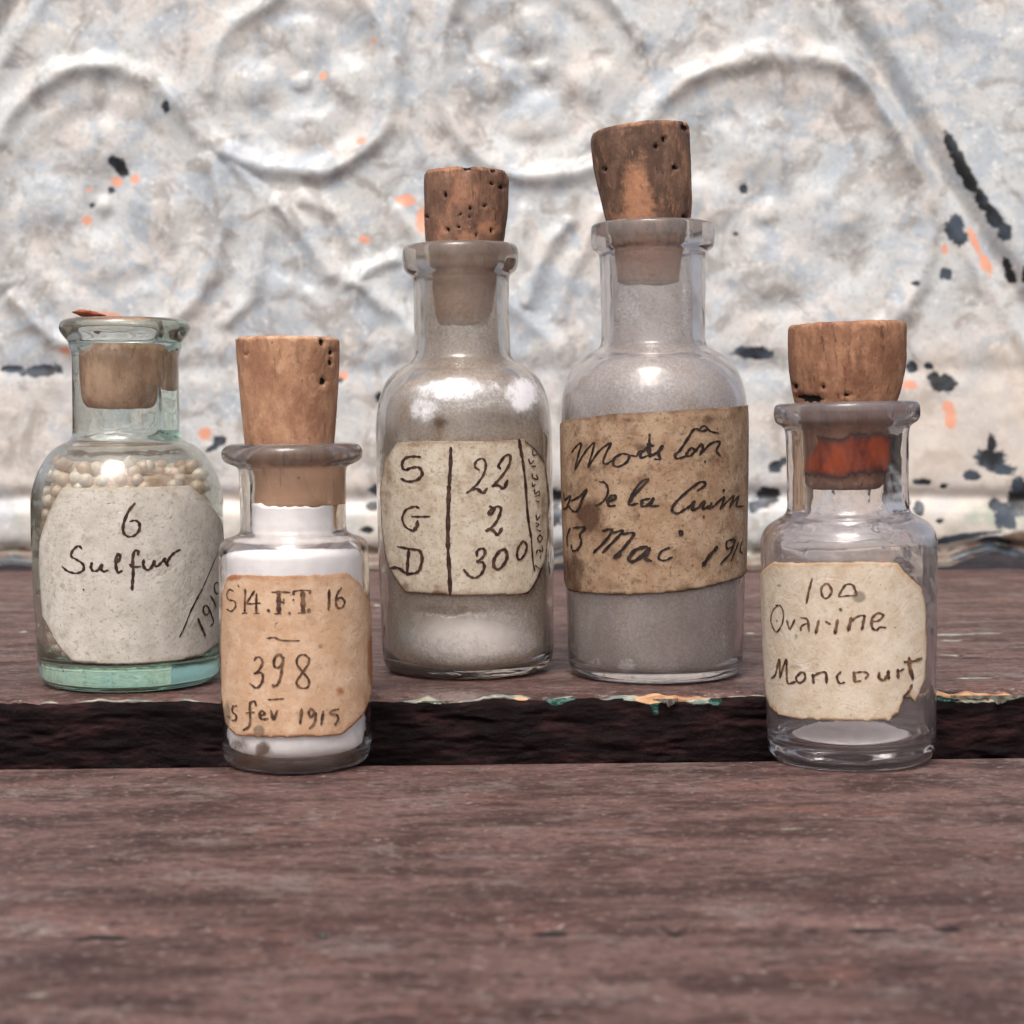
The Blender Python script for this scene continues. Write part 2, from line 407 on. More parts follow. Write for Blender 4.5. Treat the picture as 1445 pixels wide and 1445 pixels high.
# ------------------------------------------------------------------ planks
def plank_mesh(bench, back, depth, thick, x0, x1, cols, edge_l, edge_r, z_top, seed, coarse_from, name='plank'):
    """cross-section swept along x; local y = 0 is the visible edge, local +y (back=False) or -y runs over the board."""
    yaw = math.atan2(edge_r.y - edge_l.y, edge_r.x - edge_l.x)
    org = edge_l + (edge_r - edge_l) * ((0 - edge_l.x) / (edge_r.x - edge_l.x))
    org.z = z_top
    M = Matrix.Translation(org) @ Matrix.Rotation(yaw, 4, 'Z')
    sgn = 1 if not back else -1
    R = 0.0014 if not back else 0.0030
    # path rows: (y, z, ny, nz, kind)
    rows = []
    d = depth
    y = d
    while y > R:
        rows.append((y, 0.0, 0, 1, 0))
        stp = 0.00028 + (0.0016 if not back else 0.0005) * y / 0.25
        if y > coarse_from: stp = 0.004
        y -= stp
    for k in range(9):
        a = k / 8 * math.pi / 2
        rows.append((R - R * math.sin(a), -R + R * math.cos(a), -math.sin(a), math.cos(a), k / 8))
    z = -R - 0.0002
    while z > -thick:
        rows.append((0.0, z, -1, 0, 1))
        z -= 0.00022
    rows.append((0.0, -thick, -1, 0, 1))
    rows.append((d, -thick, 0, -1, 1.0))
    rows.append((d, -0.0003, 0, 0, 1.0))
    rows = np.array(rows)
    X = np.linspace(x0, x1, cols)
    XX, YY = np.meshgrid(X, rows[:, 0])
    ZZ = np.repeat(rows[:, 1][:, None], cols, 1)
    NY = np.repeat(rows[:, 2][:, None], cols, 1); NZ = np.repeat(rows[:, 3][:, None], cols, 1)
    K = np.repeat(rows[:, 4][:, None], cols, 1)
    s = np.cumsum(np.r_[0, np.hypot(np.diff(rows[:, 0]), np.diff(rows[:, 1]))])
    s_edge = s[np.argmin(np.abs(rows[:, 0] - R) + (rows[:, 4] > 0) * 9)]
    SS = np.repeat((s - s_edge)[:, None], cols, 1)          # 0 at the edge, grows down the face
    top = (K < 0.5)
    live = np.ones_like(SS); live[-3:, :] = 0
    live[0, :] = 0
    return dict(M=M, Minv=M.inverted(), XX=XX, YY=YY, ZZ=ZZ, NY=NY, NZ=NZ, K=K, SS=SS, top=top, live=live,
                sgn=sgn, seed=seed, rows=len(rows), cols=cols, name=name)

def blob(P, lx, ly, rx, ry, use='SS'):
    A = P['XX'] - lx
    B = P[use] - ly
    return np.exp(-((A / rx) ** 2 + (B / ry) ** 2))

def finish_plank(P, mat, parent, attrs, disp, yshift=None):
    Y = P['YY'] + P['NY'] * disp
    Z = P['ZZ'] + P['NZ'] * disp
    if yshift is not None: Y = Y + yshift
    V = np.stack([P['XX'], Y * P['sgn'], Z], -1).reshape(-1, 3)
    nr, nc = P['rows'], P['cols']
    q = grid_quads(nr, nc)
    last = (nr - 1) * nc
    close = np.array([[last + c, last + c + 1, c + 1, c] for c in range(nc - 1)])
    q = np.concatenate([q, close])
    caps = [[r * nc for r in range(nr)], [r * nc + nc - 1 for r in range(nr)][::-1]]
    if P['sgn'] < 0: q = q[:, ::-1]
    o = mesh_np(P['name'], V, q, mat, parent, True, attrs, caps)
    o.matrix_world = P['M']
    return o

def build_planks():
    bench = empty('wooden_bench', (0, 0, 0))
    tag(bench, 'weathered dark red-brown wooden bench of two stepped planks under all the bottles', 'bench')
    zU = STEP
    # --- upper plank, front edge seen
    el, er = at_height(0, 990, zU), at_height(1445, 975, zU)
    P = plank_mesh(bench, False, 0.29, 0.018, -0.19, 0.19, 760, el, er, zU, 3, 0.262)
    X, S = P['XX'], P['SS']
    topw = (1 - sstep(-0.0008, 0.0004, S))
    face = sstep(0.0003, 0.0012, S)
    grain = fbm(X * 60, S * 900, 4, 11) * 0.00007 + fbm(X * 25, S * 160, 3, 12) * 0.00018 + fbm(X * 400, S * 1500, 2, 14) * 0.00004
    fibre = fbm(X * 130, S * 620 + fbm(X * 50, S * 60, 2, 78) * 1.2, 5, 21, 0.6) * 0.00052 + fbm(X * 300, S * 500, 4, 27, 0.6) * 0.00018 + fbm(X * 35, S * 110, 3, 22) * 0.0006
    fibre = fibre - 0.0006 * np.clip(fbm(X * 120, S * 420, 3, 25) - 0.25, 0, 1) * 3
    edge = -np.abs(fbm(X * 110, S * 0, 4, 31)) * 0.0017 * np.exp(-(S / 0.0017) ** 2) - np.clip(fbm(X * 320, S * 0 + 4, 3, 33) - 0.1, 0, 1) * 0.0011 * np.exp(-(S / 0.0010) ** 2)
    disp = grain * topw + fibre * face + edge
    attrs = {k: np.zeros_like(X) for k in ('crack', 'pale', 'green', 'bare')}
    attrs['face'] = face
    Mi = P['Minv']
    def loc(px, py):
        p = Mi @ at_height(px, py, zU)
        return p.x, -p.y        # S is about minus local y on the top
    def edge_at(px):            # local x of the edge point under this pixel
        return (Mi @ at_height(px, 990 - 15 * px / 1445, zU)).x
    pxm = 0.00011
    def edge_blob(name, px, dy, rx, ry, amp=1.0):
        attrs[name] += amp * blob(P, edge_at(px), dy * pxm * 1.2, rx * pxm, ry * pxm * 1.45)
    for px, dy, rx, ry in ((60, 0, 25, 4), (130, -2, 30, 4), (195, 0, 45, 5), (265, 3, 30, 4), (590, 4, 28, 8), (620, 6, 12, 9), (660, 2, 30, 4),
                           (700, 0, 25, 4), (735, 1, 20, 5), (795, -3, 20, 3), (870, -2, 30, 4), (905, 6, 20, 6), (1045, 0, 22, 5), (1075, -1, 12, 4),
                           (1330, -3, 25, 3), (985, 12, 30, 7), (890, 4, 12, 6), (1385, 16, 60, 6)):
        edge_blob('pale', px, dy, rx, ry, 0.85)
    for px, dy, rx, ry in ((795, 6, 24, 8), (785, 10, 10, 7), (920, 12, 14, 6), (925, 22, 6, 10), (1010, 14, 12, 6), (1345, 14, 30, 5)):
        edge_blob('green', px, dy, rx, ry, 0.9)
    for px, dy, rx, ry in ((735, 3, 14, 4), (935, 4, 32, 9), (960, 2, 45, 5), (915, 9, 18, 7), (1000, 1, 25, 4), (1365, 3, 55, 9), (1420, 3, 40, 8), (1395, 8, 40, 7)):
        edge_blob('bare', px, dy, rx, ry, 1.0)
    for px, dy, rx, ry in ((1390, 2, 18, 2), (1345, -6, 20, 1.5)):
        edge_blob('crack', px, dy, rx, ry, 1.2); edge_blob('bare', px, dy, rx, ry, -1)
    # streaks lying on the top of the upper plank
    def streak(name, px, py, rx, ry, amp=1.0):
        lx, ly = loc(px, py)
        _, ly2 = loc(px, py + ry)
        p2 = Mi @ at_height(px + rx, py, zU)
        attrs[name] += amp * blob(P, lx, ly, abs(p2.x - lx), abs(ly2 - ly))
    for a in ((1340, 897, 40, 1.6), (1395, 895, 30, 1.4), (1345, 905, 26, 2.5), (1060, 895, 12, 1.5), (1345, 925, 25, 1.5), (532, 855, 8, 2), (30, 893, 10, 1.6),
              (1380, 960, 40, 1.5), (510, 858, 8, 1.3)):
        streak('pale', *a, 0.75)
    for a in ((1375, 928, 26, 1.6), (1355, 925, 10, 1.3), (1375, 876, 14, 0.8), (1060, 870, 10, 1)):
        streak('crack', *a, 0.9)
    ck = attrs['crack'] * (S < 0)
    disp = disp - 0.0004 * np.clip(ck, 0, 1) - 0.00035 * np.clip(attrs['bare'], 0, 1)
    disp *= P['live']
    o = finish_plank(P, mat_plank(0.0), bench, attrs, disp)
    tag(o, 'upper plank with peeling pale and green paint along its dark broken front edge')
    # --- lower plank, back edge seen
    el, er = at_height(0, 1082, 0), at_height(1445, 1065, 0)
    P = plank_mesh(bench, True, 0.34, 0.018, -0.15, 0.15, 760, el, er, 0.0, 5, 0.135)
    X, S = P['XX'], P['SS']
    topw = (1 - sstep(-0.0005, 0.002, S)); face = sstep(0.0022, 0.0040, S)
    grain = fbm(X * 60, S * 800, 4, 51) * 0.00009 + fbm(X * 22, S * 120, 3, 52) * 0.00022 + fbm(X * 500, S * 1300, 2, 54) * 0.00005
    disp = grain * topw + fbm(X * 60, S * 300, 3, 61) * 0.0002 * face
    attrs = {k: np.zeros_like(X) for k in ('crack', 'pale', 'green', 'bare')}
    attrs['face'] = face
    Mi = P['Minv']
    def loc2(px, py):
        p = Mi @ at_height(px, py, 0.0)
        return p.x, p.y
    # the long crack across the board
    lx0, ly0 = loc2(0, 1306); lx1, ly1 = loc2(1445, 1292)
    line = ly0 + (ly1 - ly0) * (X - lx0) / (lx1 - lx0) + fbm(X * 50, S * 0, 3, 71) * 0.0006
    strength = 0.36 + 0.35 * sstep(0.1, 0.6, fbm(X * 40, S * 0, 3, 72))
    for px, w in ((172, 34), (455, 12), (700, 14), (775, 22), (945, 8), (1175, 55), (1235, 25), (1330, 20)):
        c = loc2(px, 1300)[0]
        strength = strength + 1.0 * np.exp(-((X - c) / (w * 0.75e-4)) ** 2)
    attrs['crack'] += np.clip(strength, 0, 1.1) * (0.62 + 0.5 * fbm(X * 260, S * 500, 3, 79)) * np.exp(-((S - line) / (0.0007 + 0.0011 * np.clip(strength, 0, 1))) ** 2)
    def streak2(name, px, py, rx, ry, amp=1.0):
        lx, ly = loc2(px, py); _, l2 = loc2(px, py + ry); l3, _ = loc2(px + rx, py)
        attrs[name] += amp * blob(P, lx, ly, abs(l3 - lx), abs(l2 - ly))
    for a in ((1115, 1162, 50, 7), (450, 1182, 12, 3), (1360, 1330, 14, 6), (620, 1235, 8, 5), (60, 1390, 50, 10), (1225, 1184, 10, 3), (1380, 1122, 8, 3), (25, 1172, 12, 3), (700, 1170, 10, 2)):
        streak2('pale', *a, 0.5)
    for a in ((625, 1236, 5, 4), (457, 1298, 10, 6), (1365, 1333, 12, 6), (448, 1184, 10, 3)):
        streak2('green', *a, 0.62)
    disp = disp - 0.0011 * np.clip(attrs['crack'], 0, 1) - 0.0002 * np.clip(attrs['pale'], 0, 1)
    disp *= P['live']
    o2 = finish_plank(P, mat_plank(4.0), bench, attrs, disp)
    tag(o2, 'lower front plank with a long crack running across it')
    return bench, edge_at, P

def paint_flakes(bench, edge_at):
    """curled flakes of old paint hanging off the broken front edge of the upper plank"""
    m = mat_simple('old_pale_green_paint', lin(112, 116, 104), lin(70, 54, 46), 900, 0.7, 0.0002)
    plank = [c for c in bpy.data.objects if c.name.startswith('plank')][0]
    pxm = 0.00011
    for k, (px, w, drop) in enumerate(((1385, 56, 20), (930, 18, 16), (606, 20, 7))):
        x0 = edge_at(px)
        n, r = 41, 7
        u = np.linspace(-1, 1, n)
        jag = 0.55 + 0.5 * fbm(u * 3.1 + k * 7, u * 0, 4, 301) + 0.25 * fbm(u * 14 + k, u * 0, 2, 302)
        env = np.clip(1 - np.abs(u - 0.15) ** 1.3, 0, 1)
        V = []
        for j in range(r):
            t = j / (r - 1)
            for i in range(n):
                dd = drop * pxm * t * max(0.12, env[i] * jag[i])
                V.append((x0 + u[i] * w * pxm, -0.00040 - 0.0005 * t * jag[i] + 0.00012 * math.sin(i * 0.7 + k), -0.0006 - dd))
        q = grid_quads(r, n)
        o = mesh_np('paint_flake', V, q, m, plank, True)
        sm = o.modifiers.new('thickness', 'SOLIDIFY'); sm.thickness = 0.00015; sm.offset = 0

# ------------------------------------------------------------------ embossed tin panel
def build_panel():
    Y0 = 0.516
    k = Y0 / F * 1.0
    def P(px, py):
        p = at_depth(px, py, Y0); return p.x, p.z
    x0, _ = P(-170, 600); x1, _ = P(1615, 600)
    _, zt = P(722, -260); _, zb = P(722, 804)
    nx, nz = 860, 500
    X, Z = np.meshgrid(np.linspace(x0, x1, nx), np.linspace(zt, zb, nz))
    px = X / Y0 * F + CX
    # inverse of at_depth for the rows (vertical plane)
    ang = np.arctan2(H_LOW - Z, Y0)
    py = CY + F * np.tan(ang - PITCH)
    wx = px + fbm(px / 60, py / 60, 3, 5) * 7
    wy = py + fbm(px / 60, py / 60, 3, 6) * 7
    h = np.zeros_like(px)                 # relief towards the camera, in metres
    def seg_dist(pts):
        d = np.full_like(px, 1e9); 
        for (ax, ay), (bx, by) in zip(pts[:-1], pts[1:]):
            vx, vy = bx - ax, by - ay
            t = np.clip(((wx - ax) * vx + (wy - ay) * vy) / (vx * vx + vy * vy), 0, 1)
            d = np.minimum(d, np.hypot(wx - ax - t * vx, wy - ay - t * vy))
        return d
    def spline(pts, n=12):
        out = []
        p = [pts[0]] + list(pts) + [pts[-1]]
        for i in range(1, len(p) - 2):
            for j in range(n):
                t = j / n
                a, b, c, d = p[i - 1], p[i], p[i + 1], p[i + 2]
                out.append(tuple(0.5 * (2 * b[q] + (c[q] - a[q]) * t + (2 * a[q] - 5 * b[q] + 4 * c[q] - d[q]) * t * t + (3 * b[q] - a[q] - 3 * c[q] + d[q]) * t ** 3) for q in (0, 1)))
        out.append(pts[-1])
        return out
    def ridge(pts, w, hgt, n=6):
        d = seg_dist(spline(pts, n))
        return hgt * np.exp(-(d / w) ** 2)
    def add(a):
        nonlocal h
        h = np.where(np.abs(a) > np.abs(h), a, h) if False else h + a
    # scroll ridges
    main = np.zeros_like(px)
    def ridge_max(pts, w, hgt):
        nonlocal main
        main = np.maximum(main, ridge(pts, w, hgt))
    def circ(cx, cy_, rx, ry, a0, a1, n=14):
        return [(cx + rx * math.cos(math.radians(a0 + (a1 - a0) * i / n)), cy_ + ry * math.sin(math.radians(a0 + (a1 - a0) * i / n))) for i in range(n + 1)]
    R = 0.0028
    ridge_max([(8, 400), (-6, 300), (6, 200), (50, 130), (110, 97), (170, 95), (235, 128), (290, 190), (350, 228), (410, 243), (475, 236), (530, 196), (556, 130), (548, 60), (510, -10), (450, -60), (370, -70)], 15, R)
    ridge_max([(20, 420), (90, 480), (180, 490), (260, 440), (305, 370), (318, 290), (300, 215)], 13, R * 0.8)
    ridge_max([(330, 225), (365, 270), (378, 330), (360, 400), (325, 450)], 12, R * 0.7)
    ridge_max([(300, 130), (310, 70), (350, 20), (400, -10)], 12, R * 0.6)
    ridge_max([(690, -60), (640, 0), (622, 80), (632, 160), (675, 222), (740, 248), (820, 243), (890, 200), (935, 140), (1000, 100), (1094, 82), (1180, 95), (1238, 150), (1285, 230), (1302, 310), (1290, 400), (1240, 470), (1150, 510)], 15, R)
    ridge_max([(900, 60), (870, 10), (820, -40)], 12, R * 0.7)
    ridge_max([(930, 180), (915, 260), (930, 350), (980, 430)], 12, R * 0.6)
    # middle flourish
    for pts, w, a in (([(395, 290), (430, 330), (470, 385)], 13, .8), ([(430, 280), (470, 300), (500, 345)], 11, .6), ([(500, 400), (540, 420), (590, 470)], 14, .7),
                      ([(515, 480), (500, 430), (520, 385), (560, 370)], 10, .6), ([(560, 300), (600, 345), (590, 390)], 14, .6), ([(800, 310), (770, 360), (745, 430)], 12, .7),
                      ([(850, 300), (810, 380), (790, 450)], 11, .6), ([(740, 300), (735, 350), (760, 390)], 12, .5), ([(440, 420), (460, 470), (450, 520)], 13, .5),
                      ([(700, 420), (760, 470), (800, 520)], 14, .6)):
        ridge_max(pts, w, R * a)
    h += main * np.clip(1.0 + 0.35 * fbm(px / 70, py / 70, 3, 44), 0.7, 1.3)
    def boss(cx, cy_, r, hgt, sq=1.0):
        nonlocal h
        ww_ = fbm(px / 34, py / 34, 2, 57) * 6; d = np.hypot((wx + ww_ - cx) / r, (wy - ww_ - cy_) / (r * sq))
        h += hgt * 0.92 * np.exp(-(d * 1.05) ** 3) * (1 + 0.12 * fbm(px / 26, py / 26, 2, 55))
    for a in ((150, 205, 42, .0026), (72, 285, 42, .0024), (235, 290, 44, .0024), (155, 372, 44, .0026), (150, 288, 16, .0016),
              (430, 52, 36, .0024), (358, 120, 34, .0024), (500, 118, 34, .0022), (432, 180, 36, .0026), (430, 115, 14, .0016),
              (750, 35, 36, .0024), (695, 110, 34, .0024), (830, 112, 36, .0024), (765, 172, 36, .0026), (762, 100, 14, .0018),
              (1055, 215, 44, .0024), (1000, 285, 40, .0022), (1180, 300, 48, .0022), (1080, 385, 46, .0026), (1085, 300, 18, .0016),
              (505, 392, 20, .0016), (400, 405, 20, .0014), (640, 330, 30, .0018), (570, 480, 26, .0016)):
        boss(*a)
    # dished medallions inside each scroll
    for cx, cy_, r in ((155, 285, 150), (432, 112, 118), (755, 105, 120), (1090, 285, 180)):
        d = np.hypot(wx - cx, wy - cy_) / r
        h += -0.0014 * (1 - sstep(0.75, 1.0, d))
    # the straight diagonal moulding at the right, and its mirror at the far left
    def diag(ax, ay, bx, by, flip):
        nonlocal h
        L = math.hypot(bx - ax, by - ay)
        nxx, nyy = (by - ay) / L, -(bx - ax) / L
        d = (px - ax) * nxx + (py - ay) * nyy          # to the right / above
        if flip: d = -d
        h += 0.0022 * np.exp(-((d - 24) / 17) ** 2) - 0.0024 * np.exp(-((d + 6) / 13) ** 2) + 0.0012 * np.exp(-((d + 34) / 12) ** 2)
        h += 0.0010 * sstep(0, 40, d)
    diag(1178, 0, 1432, 405, False)
    diag(28, 0, -226, 405, True)
    # border bands at the foot
    def band(y, w, hgt, slope=0.0):
        nonlocal h
        h += hgt * np.exp(-(((py - y - slope * (px - 722)) + fbm(px / 90, py / 400, 3, 9) * 6) / w) ** 2)
    band(522, 15, -0.0007); band(495, 24, 0.0003)
    band(704, 13, -0.0024); band(745, 32, 0.0013); band(782, 12, -0.0022); band(800, 10, 0.0012)
    h += fbm(px / 60, py / 60, 3, 41) * 0.0007 + fbm(px / 24, py / 24, 2, 42) * 0.00006
    # marks where paint has come off; some dark ones paint gap shadows
    at = {k2: np.zeros_like(px) for k2 in ('dark', 'orange', 'warm', 'rust', 'green')}
    def mark(name, cx, cy_, rx, ry, rot=0.0, amp=1.0):
        c, s = math.cos(math.radians(rot)), math.sin(math.radians(rot))
        dx, dy = px - cx, py - cy_
        u, v = dx * c + dy * s, -dx * s + dy * c
        at[name] = np.maximum(at[name], amp * np.exp(-0.7 * ((u / rx) ** 2 + (v / ry) ** 2) ** 1.3))
    for a in ((240, 150, 6, 11), (168, 229, 11, 8, 30), (176, 238, 12, 8, 50), (161, 268, 5, 4), (134, 289, 5, 4), (60, 523, 30, 9, -5), (20, 521, 20, 5), (310, 622, 9, 8), (300, 632, 10, 4, -30),
              (1047, 267, 6, 8), (1036, 330, 6, 4), (1334, 205, 8, 18, -28), (1348, 232, 9, 24, -26), (1362, 258, 8, 18, -26), (1380, 285, 8, 20, -25), (1395, 308, 9, 24, -25), (1410, 328, 10, 14, -25),
              (1343, 322, 15, 18), (1350, 335, 12, 12), (1331, 387, 9, 9), (1288, 401, 6, 4), (1418, 375, 5, 14, -20), (1424, 390, 6, 12, -30), (1443, 388, 6, 12), (1438, 700, 14, 30),
              (1286, 518, 8, 9), (1309, 517, 6, 5), (1316, 532, 10, 7, 20), (1330, 541, 18, 13), (1399, 628, 7, 16), (1398, 648, 22, 15, 10), (1410, 660, 26, 9, 15), (1372, 671, 13, 8), (1300, 680, 12, 5), (1332, 686, 6, 4),
              (1412, 715, 16, 10, 20), (1420, 730, 16, 16), (1281, 708, 5, 9), (1297, 718, 8, 10), (1325, 735, 5, 3), (1345, 762, 45, 6, -8), (1375, 755, 40, 3, -5), (1400, 772, 18, 12), (1418, 776, 12, 8),
              (1095, 658, 11, 8, -30), (1107, 650, 7, 6), (1084, 700, 16, 13), (1063, 716, 7, 9), (1078, 712, 12, 6), (785, 700, 16, 10), (784, 728, 14, 16), (535, 560, 5, 8), (530, 690, 9, 7), (526, 715, 10, 6), (610, 500, 6, 4), (480, 537, 5, 4),
              (1395, 795, 50, 9), (1440, 800, 40, 8), (20, 798, 40, 6), (786, 792, 18, 9), (518, 748, 10, 5), (1062, 498, 30, 9, 5), (60, 600, 0.1, 0.1)):  # gap shadows at the foot and one shaded groove line painted dark
        mark('dark', *a)
    for a in ((459, 106, 5, 6), (512, 200, 7, 6), (573, 283, 15, 9, 10), (517, 338, 9, 6), (597, 312, 9, 20), (126, 311, 7, 7), (168, 256, 9, 7), (195, 252, 7, 7), (130, 268, 5, 4), (530, 58, 4, 4), (150, 447, 24, 7),
              (1372, 340, 7, 20, -25), (1388, 372, 9, 18, -20), (1329, 352, 6, 8), (1281, 543, 13, 7), (1338, 575, 9, 10), (1341, 592, 8, 13), (484, 531, 8, 7), (290, 612, 10, 9), (100, 495, 14, 5), (612, 505, 5, 4), (1296, 740, 10, 5)):
        mark('orange', *a)
    at['warm'] = np.clip(0.55 * sstep(420, 640, py) + 0.5 * np.exp(-((px - 1390) / 130) ** 2) * sstep(330, 450, py) + fbm(px / 90, py / 90, 3, 81) * 0.45, 0, 1)
    at['rust'] = sstep(768, 792, py + fbm(px / 40, py / 30, 3, 83) * 22) * 0.9
    for cx, cy_, rx, ry in ((1436, 770, 30, 26), (20, 790, 60, 16)):
        at['rust'] = np.maximum(at['rust'], np.exp(-(((px - cx) / rx) ** 2 + ((py - cy_) / ry) ** 2)) * 1.0)
    at['green'] = np.clip(sstep(690, 740, py) * 0.45 + 0.35 * np.exp(-((px - 1400) / 60) ** 2 - ((py - 700) / 30) ** 2), 0, 1)
    h = h - 0.0002 * at['dark']
    h = h * 0.80
    # ragged lower edge, curled clear of the plank at the right and at the far left
    lift = 0.0048 * np.exp(-((px - 1405) / 55) ** 2) + 0.0016 * np.exp(-((px - 10) / 40) ** 2) + 0.0022 * np.exp(-((px - 795) / 26) ** 2) + np.abs(fbm(px / 35, py * 0, 3, 91)) * 0.0007
    wgt = sstep(745, 804, py)
    Zd = Z + lift * wgt
    V = np.stack([X, Y0 - h, Zd], -1).reshape(-1, 3)
    q = grid_quads(nz, nx)[:, ::-1]
    # a rim and a back make the sheet solid
    n0 = len(V)
    per = [c for c in range(nx)] + [r * nx + nx - 1 for r in range(1, nz)] + [(nz - 1) * nx + c for c in range(nx - 2, -1, -1)] + [r * nx for r in range(nz - 2, 0, -1)]
    Vb = V[per].copy(); Vb[:, 1] += 0.0012
    Vf = np.concatenate([V, Vb])
    npn = len(per)
    rim = np.array([[per[i], n0 + i, n0 + (i + 1) % npn, per[(i + 1) % npn]] for i in range(npn)])
    for kk in at: at[kk] = np.concatenate([at[kk].reshape(-1), np.zeros(npn)])
    Vf[n0:, 1] = np.maximum(Vf[n0:, 1], Y0 + 0.004)
    o = mesh_np('embossed_panel', Vf, np.concatenate([q, rim]), mat_panel(), None, True, at, [list(range(n0, n0 + npn))])
    tag(o, 'old embossed tin panel in chipped off-white paint with scrolls and bosses behind the bottles', 'metal panel')

build_ground()
bench, edge_at, _ = build_planks()
paint_flakes(bench, edge_at)
build_panel()

# ------------------------------------------------------------------ bottles
def chaikin(pts, it=2):
    for _ in range(it):
        out = [pts[0]]
        for a, b in zip(pts[:-1], pts[1:]):
            out.append(tuple(a[i] * 0.75 + b[i] * 0.25 for i in range(3)))
            out.append(tuple(a[i] * 0.25 + b[i] * 0.75 for i in range(3)))
        out.append(pts[-1])
        pts = out
    return pts

def resample(pts, step):
    out = [pts[0]]
    for a, b in zip(pts[:-1], pts[1:]):
        L = math.hypot(b[0] - a[0], b[1] - a[1])
        n = max(1, int(round(L / step)))
        for i in range(1, n + 1):
            t = i / n
            out.append(tuple(a[k] + (b[k] - a[k]) * t for k in range(3)))
    return out

def blobs(L, only_front=True):
    """soft-edged patches: (px, py, rx, ry, strength)"""
    def f(px, py, th, front):
        w = np.zeros(len(px))
        for cx, cy_, rx, ry, a in L:
            w = np.maximum(w, a * np.exp(-(((px - cx) / rx) ** 2 + ((py - cy_) / ry) ** 2) ** 1.3))
        return w * front if only_front else w
    return f

def levels(*L):
    """dust by height in the photograph: (row, amount) pairs, joined by straight lines; edges add more at the flanks"""
    ys = [a[0] for a in L]; vs_ = [a[1] for a in L]
    return lambda px, py, th, front: np.interp(py, ys, vs_)

